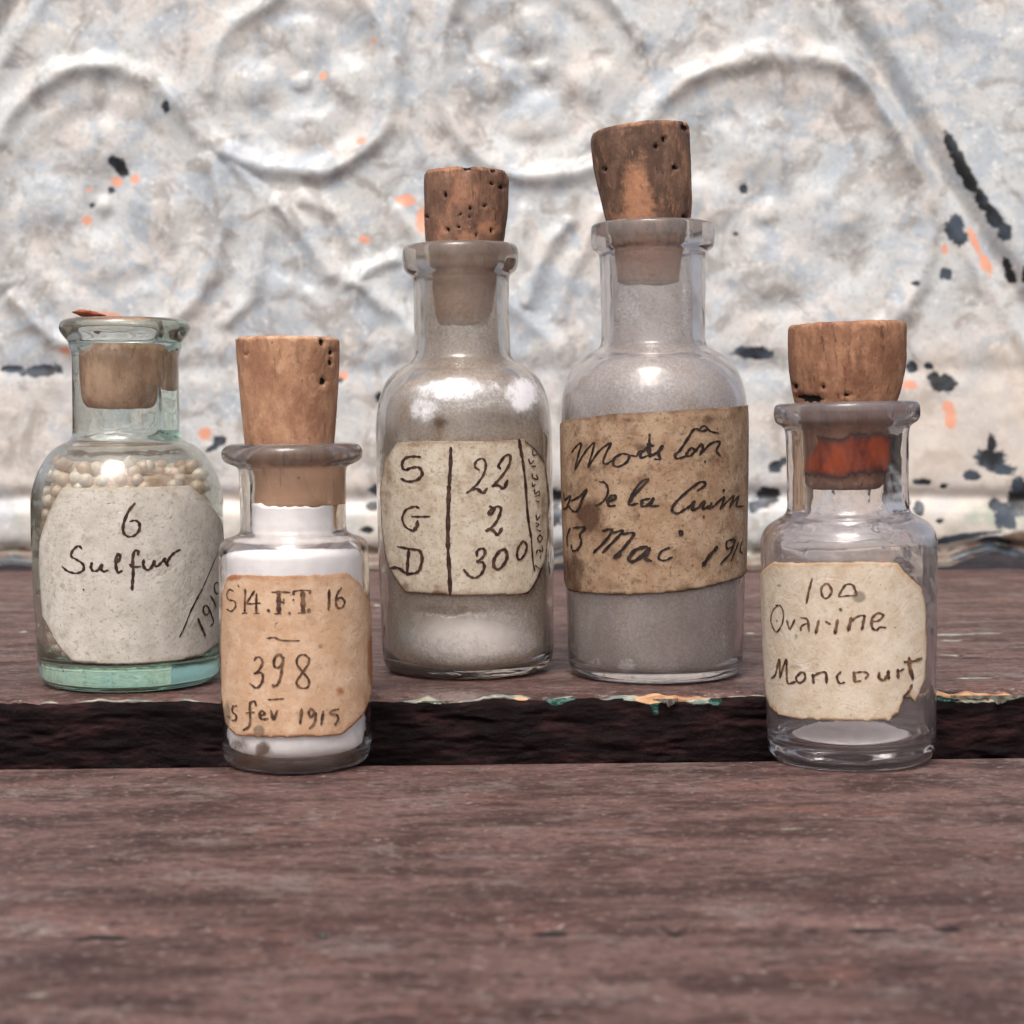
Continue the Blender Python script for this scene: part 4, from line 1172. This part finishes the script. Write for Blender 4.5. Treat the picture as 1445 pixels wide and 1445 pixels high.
write(b2, lab2, [
    [(110,195),(80,185),(60,230),(75,265),(120,280),(132,320),(100,360),(60,345)], (1.8, [(150,145),(160,165)]),
    [(210,180),(208,280),(205,370)], (1.8, [(185,378),(225,375)]),
    [(285,195),(250,250),(230,298),(330,295)], [(302,220),(300,300),(300,375)], (1.8, [(280,380),(325,378)]),
    (3.4, [(430,205),(500,203),(570,208)]), (4.6, [(484,210),(482,300),(483,372)]), [(490,292),(525,282)], (2.2, [(523,262),(520,302)]), (2, [(450,381),(500,380)]),
    (2.4, [(604,225),(605,200),(670,190),(735,195),(732,215)]), (4.6, [(676,200),(678,280),(680,368)]), (2, [(640,375),(700,372)]),
    (3, [(890,185),(890,270),(886,350)]), [(990,170),(955,220),(945,290),(962,332),(1000,325),(1015,280),(985,248),(950,270)],
    (2.2, [(390,580),(450,575),(510,597),(650,600)]),
    [(285,760),(305,735),(340,745),(350,790),(315,850),(285,868),(335,860),(355,890),(342,950),(300,985),(250,950)],
    [(515,750),(490,710),(452,740),(445,800),(475,822),(510,785),(520,730),(512,800),(497,900),(470,960),(437,968)],
    (2.3, [(730,745),(690,715),(640,730),(630,790),(680,860),(725,920),(715,980),(655,982),(625,940),(660,880),(715,800),(732,745)]),
    (2.4, [(400,1080),(460,1078),(520,1073)]),
    (2, [(62,1215),(95,1228)]), [(112,1130),(108,1180),(138,1205),(135,1245),(105,1250)], (1.8, [(112,1135),(146,1130)]),
    [(300,1130),(288,1095),(252,1110),(250,1180),(252,1250),(240,1300),(195,1330)], (2, [(220,1190),(290,1182)]),
    [(322,1215),(370,1195),(345,1172),(325,1208),(350,1240),(395,1235)], [(420,1168),(440,1242),(472,1170)],
    (2.8, [(668,1155),(655,1275)]), [(770,1180),(742,1155),(725,1190),(745,1222),(775,1185),(780,1225),(765,1280),(730,1315)],
    (2.8, [(842,1175),(825,1285)]), [(965,1158),(905,1175),(910,1200),(950,1205),(962,1240),(935,1288)],
    ], (310, 800), 5.78, INK2, 2.7, ((400, 352, 2.4), (570, 375, 2), (725, 352, 2.6), (600, 268, 1.5), (440, 968, 2.2), (640, 968, 2.2)), R2)
cork2 = make_cork(b2, [(333, 479, 477), (334, 479, 490), (337, 478, 530), (341, 475, 580), (345, 472, 620), (349, 470, 638), (359, 473, 658), (360, 473, 700), (361, 472, 711)],
    mat_cork('smooth_tan_cork', lin(196, 150, 118), lin(156, 112, 86), lin(224, 182, 148), 0.35, 2, 0.45), 'tall smooth tan cork with small worm holes in the white powder bottle',
    pits=((455, 483, 3.5, 5.5), (468, 497, 3.5, 4.5), (467.5, 511, 2.5, 4), (457, 538, 5, 6), (347, 500, 2, 2)), patches=((416, 690, 90, 48, 1.3),), seed=2, rough=0.5)  # patch pales the end in the neck to offset light lost in glass

# ================================================================= bottle 3
g3 = mat_glass('clouded_glass_brown', (0.97, 0.955, 0.94, 1), 0.05, lin(158, 142, 128), lin(196, 184, 172), None, 0, 3, speck=1.0)
b3 = Bottle('glass_bottle', 'round-shouldered clouded bottle, its octagonal label ruled into columns reading S 22 G 2 D 300', 661, 651, 0.3085, STEP,
    [(60, 349, 4), (72, 347), (79, 350), (81.5, 358), (81, 376), (77, 385), (69, 390), (67, 397), (66.5, 440), (66.5, 495), (69, 506), (77, 513), (93, 521), (106, 534), (115, 552), (121, 575), (123.5, 600), (124, 640), (124, 760), (122, 880), (121, 922), (117, 937), (108, 945), (96, 947), (0, 946)],
    [(58, 350, 4), (54, 362, 2), (52, 378), (52, 498), (64, 520), (92, 538), (107, 562), (113, 600), (114, 640), (114, 900), (110, 926), (96, 934), (0, 931)],
    g3, 3, 560, {'dust': lambda px, py, th, fr: levels((340, .46), (388, .46), (400, .2), (500, .26), (520, .28), (620, .28), (840, .26), (925, .22), (965, .2))(px, py, th, fr) * (1 - 0.9 * np.exp(-(((px - 665) / 92) ** 2 + ((py - 900) / 34) ** 2) ** 1.6)),
         'white': blobs([(635, 550, 62, 22, .85), (598, 577, 28, 26, .7), (738, 557, 32, 32, .9), (690, 545, 40, 14, .6), (590, 430, 8, 26, .22), (655, 545, 14, 10, .5), (650, 908, 72, 22, .5)]),
         'brown': blobs([(622, 597, 16, 11, .85), (705, 592, 60, 22, .6), (545, 850, 14, 80, .55), (600, 855, 60, 9, .52), (774, 600, 10, 60, .6), (552, 610, 14, 50, .4), (652, 858, 14, 7, .8), (775, 860, 9, 60, .4), (660, 955, 110, 12, .42), (700, 402, 10, 8, .5), (540, 720, 8, 120, .6), (655, 560, 30, 30, .3)])})  # tall flank blobs and the base blob paint the glass's dark refraction
b3.liptop = 348
def film3(V):
    px, py, _ = b3.px_of(V)
    w = np.zeros(len(V))
    back = V[:, 1] > 0
    for cx, cy_, rx, ry, a in ((650, 560, 85, 24, .8), (610, 575, 34, 30, .65), (735, 560, 40, 34, .8), (655, 905, 78, 30, 1.0), (705, 880, 60, 34, .65), (735, 905, 25, 24, .8), (635, 470, 40, 16, .25)):
        w = np.maximum(w, a * np.exp(-((((px - cx) / rx) ** 2 + ((py - cy_) / ry) ** 2)) ** 1.4))
    br = np.zeros(len(V))
    for cx, cy_, rx, ry, a in ((625, 595, 28, 16, .6), (700, 590, 55, 16, .5), (545, 850, 14, 80, .7), (600, 855, 60, 10, .35), (770, 620, 10, 60, .5), (560, 620, 18, 60, .35)):  # narrow flank blobs repeat the painted dark rim of the glass
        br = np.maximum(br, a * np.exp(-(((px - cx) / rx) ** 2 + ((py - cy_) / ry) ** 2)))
    f = np.interp(py, (366, 410, 455, 500, 540), (0.2, 0.4, 0.5, 0.7, 0.98))
    core3 = np.exp(-(((px - 665) / 88) ** 2 + ((py - 898) / 34) ** 2) ** 1.6)
    f = f * (1 - 1.0 * core3)
    return {'white': np.where(back, 0.3, w), 'brown': np.where(back, 0.1, br), 'film': f}
f3 = fill(b3, 'powder_residue', 366, 932, mat_film('clinging_powder_brown', linw(206, 188, 172), linw(232, 220, 208), linw(255, 255, 255), 3, 0.62, 0.94), gap=1.5, attrs=film3, only_film=True)
pow3 = fill(b3, 'white_powder', 856, 930, mat_simple('dry_white_powder', linw(255, 254, 253), linw(248, 246, 245), 500, 0.9, 0.0001), gap=4.0, bumpy=0.0014)
tag(pow3, 'white powder settled at the bottom of the clouded bottle with the ruled label', 'powder', kind='stuff')
pap3 = mat_paper('aged_cream_label_paper', lin(196, 180, 160), lin(146, 124, 98), lin(118, 84, 58), lin(214, 202, 184), 3, 0.7, 0.9)
lab3, R3 = make_label(b3, [(562, 625), (600, 622), (640, 622), (700, 622), (738, 620), (752, 632), (768, 657), (772, 700), (772, 760), (768, 790), (758, 815), (745, 838), (700, 840), (640, 840), (600, 838), (572, 835), (558, 815), (546, 790), (540, 745), (538, 690), (545, 650)],
    pap3, stains=((548, 680, 16, 60, .55), (540, 780, 14, 30, .6), (766, 720, 10, 60, .5), (615, 838, 20, 8, .7), (570, 830, 14, 12, .8), (700, 622, 40, 5, .7), (580, 627, 20, 6, .6)),
    smudges=((610, 664, 4, 3, .6), (617, 828, 6, 4, .6)))
write(b3, lab3, [
    (3.6, [(580,130),(575,300),(565,450)]), (4.2, [(565,450),(560,560),(555,800),(555,1000)]), (4.0, [(555,1000),(568,1200),(575,1380)]),
    (4.2, [(1158,62),(1170,140),(1185,220)]), (3.4, [(1185,220),(1210,420),(1230,700),(1260,900)]), (2.4, [(1260,900),(1275,1100),(1290,1180)]),
    (3.8, [(320,210),(260,205),(195,220),(165,275),(190,318),(250,300),(310,300),(337,350),(300,400),(220,418),(158,395)]),
    (2.6, [(820,320),(782,290),(800,240),(850,225),(875,270),(860,350),(810,430),(750,490),(712,515)]), (3.6, [(750,487),(800,480),(850,515),(885,478)]),
    (3.2, [(1000,310),(985,280),(1035,205),(1080,195),(1075,270),(1020,360),(960,430),(930,460)]), (3.8, [(930,458),(980,450),(1025,475),(1058,410)]),
    (3.0, [(310,642),(270,630),(200,660),(170,730),(195,800),(260,840)]), (4.4, [(260,840),(292,800),(298,755)]), (3.0, [(250,715),(320,716),(400,715)]),
    (3.2, [(905,628),(950,650),(912,700),(905,670),(960,632),(1000,640),(992,700),(950,780),(880,838)]), (3.8, [(875,835),(930,830),(975,868),(1012,815)]),
    (3.6, [(130,970),(230,990),(310,1003),(337,1060),(322,1150),(290,1190),(210,1205)]), (4.0, [(225,1000),(215,1100),(210,1210)]), (4.4, [(65,1155),(130,1150),(200,1195)]),
    (3.0, [(800,1050),(802,1010),(840,985),(870,1010),(850,1060),(805,1098),(850,1105),(862,1150),(830,1210),(780,1235),(730,1215),(690,1165)]),
    (3.6, [(1040,990),(990,1010),(945,1080),(945,1140),(985,1162),(1040,1100),(1055,1040),(1035,992)]),
    (3.0, [(1180,930),(1145,990),(1140,1060),(1165,1080),(1205,1030),(1220,960),(1190,925),(1175,935)]),
    (1.8, [(1270,155),(1275,195),(1305,185)]), (1.8, [(1235,225),(1250,265),(1280,240)]), (2.4, [(1262,290),(1295,288)]), (2.0, [(1265,350),(1270,385),(1312,400),(1300,360)]),
    (1.8, [(1265,425),(1270,460),(1292,440)]), (1.8, [(1285,480),(1290,520),(1320,500),(1325,530),(1290,545)]), (1.8, [(1295,580),(1325,592)]), (2.2, [(1297,700),(1305,740),(1330,715)]),
    (1.8, [(1292,770),(1320,780),(1300,802)]), (1.8, [(1305,830),(1340,840)]), (2.0, [(1330,870),(1310,900),(1330,930),(1350,895),(1330,870)]), (2.2, [(1350,970),(1350,1010),(1312,1000),(1297,1030)]), (1.6, [(1340,1040),(1330,1070)]), (1.6, [(1287,1130),(1328,1158)]),
    (1.6, [(1205,75),(1290,150),(1372,262)]), (3.2, [(1345,1150),(1310,1240)]), (2.4, [(1310,1240),(1240,1350),(1150,1380)]),
    ], (540, 610), 6.02, INK, 3.2, (), R3)
cork3 = make_cork(b3, [(600, 717, 243), (598.5, 717.5, 258), (599, 717, 290), (600, 713, 330), (602, 709, 348), (606, 704, 368), (611, 699, 400), (614, 694, 440), (618, 688, 455)],
    mat_cork('dark_reddish_cork', lin(146, 110, 90), lin(102, 74, 60), lin(186, 132, 102), 0.8, 3, 0.8), 'dark reddish cork with black pores in the neck of the S 22 bottle',
    pits=((709, 264, 4.2, 3.6), (663, 306, 2.2, 1.8), (628, 275, 2.8, 4), (684, 291, 2.8, 2.4), (694, 259, 2.6, 2.2), (631, 324, 3, 2.6), (650, 302, 2, 2), (694, 325, 2.6, 2.8), (601, 306, 2.6, 2.2), (665, 294, 2, 2.4), (660, 238, 7, 2.5), (697, 241, 4, 2.5), (672, 332, 2, 4), (648, 320, 2, 2)),
    patches=((658, 410, 70, 55, 1.2), (690, 322, 18, 10, .9), (625, 318, 12, 16, .6), (658, 335, 20, 10, .7)), seed=3, rough=1.0)  # first patch: paler squeezed end, lightened against the dim light behind glass

# ================================================================= bottle 4
g4 = mat_glass('clouded_glass_grey', (0.975, 0.965, 0.965, 1), 0.06, lin(178, 165, 158), lin(210, 200, 195), None, 0, 4, speck=0.8)
b4 = Bottle('glass_bottle', 'tallest bottle, hazy grey glass with a wide stained brown label dated 13 Mai', 925, 919, 0.3035, STEP,
    [(64, 320, -4), (78, 318), (84, 319), (86.5, 324), (86.5, 346), (84, 353), (77, 357), (74.5, 363), (73.5, 400), (72.5, 478), (74.5, 489), (85, 495), (101, 505), (115, 519), (123, 536), (128, 556), (130.5, 580), (130.5, 620), (129.5, 709), (126.5, 813), (124.5, 900), (123, 934), (119, 947), (110, 952), (0, 951)],
    [(63, 321, -4), (60, 336, -3), (57, 352), (56.5, 480), (66, 504), (95, 518), (112, 542), (119, 580), (119, 620), (117, 800), (115, 900), (111, 932), (96, 939), (0, 936)],
    g4, 4, 560, {'dust': levels((310, .32), (355, .28), (365, .2), (480, .26), (500, .32), (560, .34), (840, .26), (920, .24), (970, .2)),
         'white': blobs([(890, 432, 12, 22, .45), (925, 540, 80, 16, .22), (966, 420, 5, 50, .42), (884, 942, 12, 12, .5), (1017, 905, 4, 34, .42), (915, 548, 4, 16, .45)]),  # thin white streak low on the body paints a highlight
         'brown': blobs([(800, 560, 8, 60, .62), (812, 900, 10, 60, .5), (905, 885, 60, 14, .4), (925, 962, 110, 12, .5), (880, 365, 40, 8, .3)])})  # flank and base blobs paint dark refraction in brown
b4.liptop = 319
def film4(V):
    px, py, _ = b4.px_of(V)
    w = np.zeros(len(V)); back = V[:, 1] > 0
    for cx, cy_, rx, ry, a in ((890, 430, 18, 30, .9), (965, 430, 9, 60, .6), (920, 545, 100, 26, .42), (885, 940, 14, 14, .8), (843, 935, 12, 12, .6), (1018, 905, 6, 40, .55), (985, 550, 30, 26, .45)):  # the low thin streak paints the same highlight from inside
        w = np.maximum(w, a * np.exp(-(((px - cx) / rx) ** 2 + ((py - cy_) / ry) ** 2) ** 1.3))
    br = 0.36 * sstep(820, 850, py)  # lower body browned to stand for plank reflection and shade
    br = np.maximum(br, 0.5 * np.exp(-((px - 810) / 10) ** 2) * (py > 500))  # left flank: dark refracted rim painted in
    f = np.interp(py, (352, 400, 480, 540), (0.2, 0.4, 0.58, 0.95))
    return {'white': np.where(back, 0.35, w), 'brown': np.where(back, 0.1, br), 'film': f}
f4 = fill(b4, 'haze_residue', 352, 937, mat_film('clinging_powder_grey', linw(226, 214, 206), linw(243, 236, 231), linw(255, 255, 255), 4, 0.58, 0.9), gap=1.5, attrs=film4, only_film=True)
pap4 = mat_paper('stained_brown_label_paper', lin(160, 130, 104), lin(106, 78, 58), lin(74, 48, 34), lin(184, 158, 132), 4, 0.9, 1.0)
lab4, R4 = make_label(b4, [('t', -118, 612), ('t', -90, 600), (797, 593), (830, 589), (859, 585), (905, 582), (949, 580), (1000, 576), (1044, 573), ('t', 90, 572), ('t', 125, 575), ('t', 125, 812), ('t', 90, 812), (1044, 815), (1020, 822), (993, 829), (950, 836), (904, 839), (850, 838), (804, 833), ('t', -90, 826), ('t', -118, 826)],
    pap4, edge_w=0.0008, stains=((832, 728, 22, 34, .95), (815, 690, 26, 26, .55), (905, 632, 16, 9, .75), (905, 655, 9, 6, .3), (810, 810, 26, 50, .7), (880, 592, 80, 6, .5), (990, 592, 60, 10, .5), (1000, 650, 30, 16, .4), (840, 660, 34, 12, .55), (880, 740, 14, 6, .5), (1035, 762, 8, 12, .7), (870, 825, 40, 12, .45), (860, 690, 12, 20, .3), (965, 825, 40, 10, .4)),
    smudges=((880, 780, 30, 12, .45), (985, 770, 20, 30, .3)))
write(b4, lab4, [
    (3.0, [(140,302),(165,265),(200,235),(208,250),(185,330),(162,430)]), (2.8, [(162,430),(230,310),(300,232),(292,290),(258,410)]), (2.6, [(258,410),(340,290),(425,232),(392,300),(368,368),(392,385),(430,362)]),
    (3.0, [(505,310),(455,338),(440,385),(478,405),(540,370),(555,322),(512,310)]), (2.2, [(555,322),(610,328)]),
    (3.0, [(610,328),(642,290),(640,340),(690,325)]), (2.4, [(705,165),(703,230)]), (4.6, [(703,230),(700,290),(712,330)]), (3.2, [(650,300),(690,265),(735,250)]), (3.0, [(705,335),(760,300),(800,250),(772,310),(782,348),(742,350)]),
    (3.0, [(1130,135),(1085,145),(1032,130),(985,195),(930,280),(890,320),(905,345),(960,330),(985,295)]), (2.4, [(1060,140),(1100,108),(1150,148),(1205,160)]),
    (2.8, [(985,290),(970,320),(1000,325),(1032,290),(1010,268),(985,290)]), (3.0, [(1035,295),(1080,240),(1090,270),(1070,320)]), (3.0, [(1085,300),(1150,235),(1215,225),(1190,285),(1215,325)]),
    (3.6, [(82,600),(92,645),(132,620),(105,700),(80,712)]), (3.2, [(135,655),(200,620),(252,570),(218,640),(185,722),(150,728),(118,690)]),
    (2.4, [(345,515),(382,522),(405,570),(390,630),(350,672),(315,686)]), (3.4, [(405,662),(460,632),(440,612),(405,645),(410,688),(455,688)]),
    (2.8, [(550,675),(610,595),(695,500),(640,520),(572,620),(560,682),(620,672)]), (3.2, [(705,638),(655,650),(650,690),(692,683),(735,635),(712,688),(770,688)]),
    (3.0, [(1050,580),(1110,535),(1075,515),(985,578),(892,668),(868,720),(905,745),(960,715),(1000,690)]), (3.4, [(1000,690),(1030,658),(1012,720),(1060,700),(1100,655),(1092,710),(1135,690)]),
    (3.2, [(1155,668),(1135,706),(1172,690)]), (2.8, [(1170,692),(1245,625),(1215,712)]), (2.8, [(1215,712),(1312,618),(1282,702)]), (2.8, [(1282,702),(1350,618),(1332,690),(1385,692)]),
    (3.0, [(132,850),(108,910),(112,980)]), (3.2, [(152,852),(200,845),(242,850),(202,895),(212,950),(190,1002),(152,1018),(138,975)]),
    (3.2, [(365,872),(435,862),(385,945),(300,1030)]), (3.2, [(440,885),(512,872),(445,948),(367,1030)]), (3.2, [(510,895),(592,890),(525,988),(448,1068),(500,1042)]),
    (4.2, [(685,985),(605,1010),(558,1068),(580,1095),(640,1062),(705,1000),(672,1070),(715,1088)]), (2.4, [(850,992),(792,1020),(770,1070),(812,1087),(870,1062)]),
    (4.6, [(1195,990),(1140,1050),(1088,1125)]), (3.0, [(1312,932),(1262,952),(1265,1000),(1308,982),(1322,938),(1290,1030),(1215,1115)]), (2.8, [(1348,955),(1322,1020),(1292,1092)]), (2.6, [(1372,950),(1358,1010),(1378,1040)]),
    ], (780, 580), 5.16, INK4, 3.0, ((1240, 578, 2.6), (930, 885, 4.2), (1095, 770, 1.8), (1105, 368, 1.6)), R4)
cork4 = make_cork(b4, [(836, 971, 182), (834, 972, 200), (838, 974, 235), (845, 976, 270), (855, 974, 310), (859, 970, 328), (867, 965, 350), (872, 960, 380), (875, 957, 398)],
    mat_cork('dark_charred_cork', lin(132, 102, 84), lin(88, 65, 54), lin(194, 140, 108), 0.6, 4, 0.5), 'tall leaning dark brown cork with a pale orange patch in the tallest bottle',
    slope=0.09, pits=((967, 180, 5, 4.5), (967, 309, 3.5, 6.5), (853, 239, 2.6, 3.4), (953, 236, 3.2, 3.8), (926, 207, 3, 3.4), (938, 197, 2.8, 4.5), (880, 170, 6, 2)),
    patches=((915, 375, 70, 48, 1.2), (896, 268, 22, 46, .8), (905, 235, 12, 30, .6), (900, 300, 28, 20, .8), (888, 200, 18, 26, .35), (960, 290, 14, 24, .35), (915, 180, 20, 20, .3)), seed=4, rough=1.0)  # first patch brightens the paler end inside the glass to offset its dimness

# ================================================================= bottle 5
g5 = mat_glass('clear_glass_thick', (0.985, 0.975, 0.975, 1), 0.0, lin(150, 136, 136), lin(180, 168, 168), None, 0, 5, speck=0.5)
b5 = Bottle('glass_bottle', 'nearly empty clear bottle, its torn cream label reading 100 Ovarine Moncourt', 1201, 1190, 0.265, 0.0,
    [(76, 569, 2), (90, 567), (97, 568), (101, 573), (101.5, 586), (99, 595), (90, 600), (85.5, 605), (84.5, 640), (84, 712), (86, 723), (97, 729), (111, 738), (119.5, 749), (122.5, 762), (122.5, 790), (121.5, 850), (119.5, 960), (118, 1040), (116.5, 1058), (111, 1069), (101, 1073), (0, 1072)],
    [(75, 570, 2), (70, 582, 1), (63, 598), (60, 620), (60, 712), (68, 732), (94, 742), (108, 754), (111.5, 775), (111, 900), (109, 1020), (103, 1040), (88, 1047), (0, 1045)],
    g5, 5, 480, {'dust': levels((560, .55), (598, .5), (606, .08), (715, .08), (728, .45), (760, .34), (775, .48), (1010, .36), (1050, .14), (1075, .2)),
         'white': blobs([(1300, 757, 16, 6, .55), (1175, 768, 90, 3, .35)]), 'brown': blobs([(1285, 1060, 8, 6, .5), (1190, 584, 110, 13, .42), (1100, 590, 20, 10, .3)])})  # white blobs paint the shoulder's highlight and bright line
b5.liptop = 568
heap = fill(b5, 'powder_heap', 1024, 1044.5, mat_simple('off_white_powder', linw(250, 246, 244), linw(238, 232, 230), 500, 0.9, 0.00015), gap=22, bumpy=0.0)
me = heap.data
co = np.zeros(len(me.vertices) * 3); me.vertices.foreach_get('co', co); co = co.reshape(-1, 3)
zb_ = b5.z(1044.4); rad = np.hypot(co[:, 0], co[:, 1]); Rh = rad.max()
topm = co[:, 2] > zb_ + 1e-5
co[:, 2] = np.where(topm, zb_ + (co[:, 2] - zb_) * np.clip(1 - (rad / Rh) ** 3, 0.04, 1) + fbm(co[:, 0] * 400, co[:, 1] * 400, 3, 3) * 0.0002 * (rad < Rh * .95), co[:, 2])
co[:, 2] = np.maximum(co[:, 2], zb_)
me.vertices.foreach_set('co', co.reshape(-1)); me.update()
tag(heap, 'small heap of off-white powder on the floor of the nearly empty clear bottle', 'powder', kind='stuff')
pap5 = mat_paper('torn_cream_label_paper', lin(206, 188, 166), lin(172, 150, 122), lin(184, 142, 96), lin(218, 204, 186), 5, 0.5, 0.6)
lab5, R5 = make_label(b5, [(1083, 800), (1095, 793), (1130, 794), (1180, 794), (1230, 792), (1266, 795), (1276, 808), (1288, 820), (1300, 832), (1305, 860), (1306, 920), (1304, 958), (1296, 978), (1290, 991), (1284, 984), (1279, 984), (1274, 982), (1273, 990), (1269, 996), (1268, 1006), (1258, 1010), (1254, 1016), (1220, 1017), (1180, 1017), (1130, 1014), (1100, 1008), (1088, 998), (1082, 980), (1079, 940), (1076, 880), (1073, 835), (1075, 812)],
    pap5, tear=0.00005, stains=((1080, 830, 14, 60, .45), (1095, 1000, 20, 10, .6), (1230, 1000, 50, 14, .35), (1120, 935, 16, 8, .35), (1180, 1016, 70, 4, .5)),
    smudges=((1212, 842, 10, 9, 1.1), (1100, 826, 4, 3, .9), (1124, 898, 3, 6, .8), (1122, 941, 12, 6, .5), (1157, 998, 4, 3, .6), (1150, 945, 10, 5, .4), (1282, 885, 3, 18, .35), (1200, 940, 40, 6, .3)))
write(b5, lab5, [
    (2.6, [(458,160),(430,270),(410,370)]), (2.6, [(575,200),(538,240),(548,310),(585,325),(625,270),(600,212),(572,200)]), (2.6, [(825,262),(800,212),(745,212),(702,270),(690,310),(760,305),(830,300),(825,262)]),
    (2.2, [(170,385),(127,430),(110,520),(155,612),(205,540),(215,450),(190,390),(150,385)]), (2.6, [(245,515),(270,585),(312,508)]),
    (2.6, [(365,490),(420,508),(432,605)]), (2.2, [(430,535),(372,560),(362,600)]), (3.0, [(515,515),(490,625)]), (3.0, [(575,525),(612,545)]),
    (3.2, [(675,510),(652,628)]), (3.4, [(790,490),(765,602)]), (2.8, [(790,522),(840,482),(898,475),(892,530),(880,592)]),
    (2.8, [(962,522),(1020,515),(1060,470),(1012,453),(965,500),(965,570),(1000,597),(1032,572),(1080,575)]),
    (2.8, [(115,1005),(150,970),(182,840),(186,1000)]), (3.0, [(186,1000),(240,850),(245,950),(255,1045),(320,1035)]),
    (2.8, [(362,958),(325,1000),(352,1045),(400,1010),(392,960),(355,955)]), (3.0, [(465,970),(472,1045)]), (2.8, [(465,988),(520,960),(575,958),(582,1045)]),
    (2.4, [(702,950),(670,990),(690,1045),(735,1040)]), (3.2, [(812,950),(820,1035)]), (2.4, [(820,1035),(872,1025)]), (2.4, [(832,955),(900,950),(932,972),(908,1008)]),
    (3.2, [(1025,955),(1025,1000),(1062,1020),(1100,970)]), (3.4, [(1100,940),(1106,1008)]), (3.4, [(1180,930),(1186,1002)]), (2.6, [(1188,950),(1232,925)]),
    (4.8, [(1275,832),(1285,920),(1310,1008)]), (4.4, [(1238,866),(1310,860),(1383,836)]), (4.0, [(1300,1062),(1280,1110),(1232,1162)]),
    ], (1070, 790), 6.02, INK2, 2.7, ((165, 517, 1.6), (700, 420, 2.2)), R5)
cork5 = make_cork(b5, [(1114, 1277, 457), (1113, 1278, 474), (1114, 1277, 515), (1118, 1271, 548), (1122, 1264, 568), (1127, 1258, 584), (1133, 1250, 604), (1135, 1248, 640), (1138, 1245, 680), (1143, 1240, 687)],
    mat_cork('smooth_brown_cork', lin(172, 126, 98), lin(128, 88, 66), lin(196, 146, 114), 0.9, 5, 0.3, lin(110, 58, 38)), 'broad brown cork stained red-orange below the lip of the nearly empty bottle',
    slope=0.03, pits=((1161, 545, 3.2, 3.2), (1120, 545, 4.5, 4), (1145, 563, 18, 5), (1195, 558, 6, 2.5), (1130, 560, 8, 4)), patches=((1125, 465, 10, 4, .7), (1215, 500, 10, 40, .3)),
    stains=((1192, 637, 90, 12, .5), (1192, 520, 4, 50, .45)), seed=5, rough=0.8)

rm = Mat('red_orange_resin')
rc = rm.mix(rm.rng(rm.noise(420, 5, 0.65, rm.mapped((1, 1, 0.5))), 0.35, 0.68), linw(226, 96, 30), linw(136, 48, 26))
rc = rm.mix(rm.rng(rm.attr('rim'), 0.2, 0.9), rc, lin(86, 40, 36))
rp = rm.principled(rc, 0.25, None, 0.5)
rt = rm.n('ShaderNodeBsdfTranslucent', {'Color': rc}).outputs[0]
rmx = rm.n('ShaderNodeMixShader', {0: 0.4, 1: rp, 2: rt}).outputs[0]
ral = rm.rng(rm.math('SUBTRACT', rm.math('ADD', rm.attr('rim'), rm.math('MULTIPLY', rm.noise(500, 5, 0.7), 0.5)), 0.25), 0.75, 1.0, 0.92, 0.0)
rm.surface(rm.n('ShaderNodeMixShader', {0: ral, 1: rm.n('ShaderNodeBsdfTransparent').outputs[0], 2: rmx}).outputs[0])
def ringattr(V):
    px, py, _ = b5.px_of(V)
    ang = np.arctan2(V[:, 0], -V[:, 1])
    c = 636 + 3.5 * np.cos(ang + 0.3) + fbm(np.cos(ang) * 3, np.sin(ang) * 3, 3, 9) * 9 + fbm(np.cos(ang) * 11, np.sin(ang) * 11, 3, 19) * 5
    return {'rim': np.clip(np.abs(b5.ybase - V[:, 2] * F / b5.depth - c) / 30, 0, 1) ** 2}
fill(b5, 'resin_ring', 598, 672, rm.m, gap=0.8, attrs=ringattr, only_film=True)
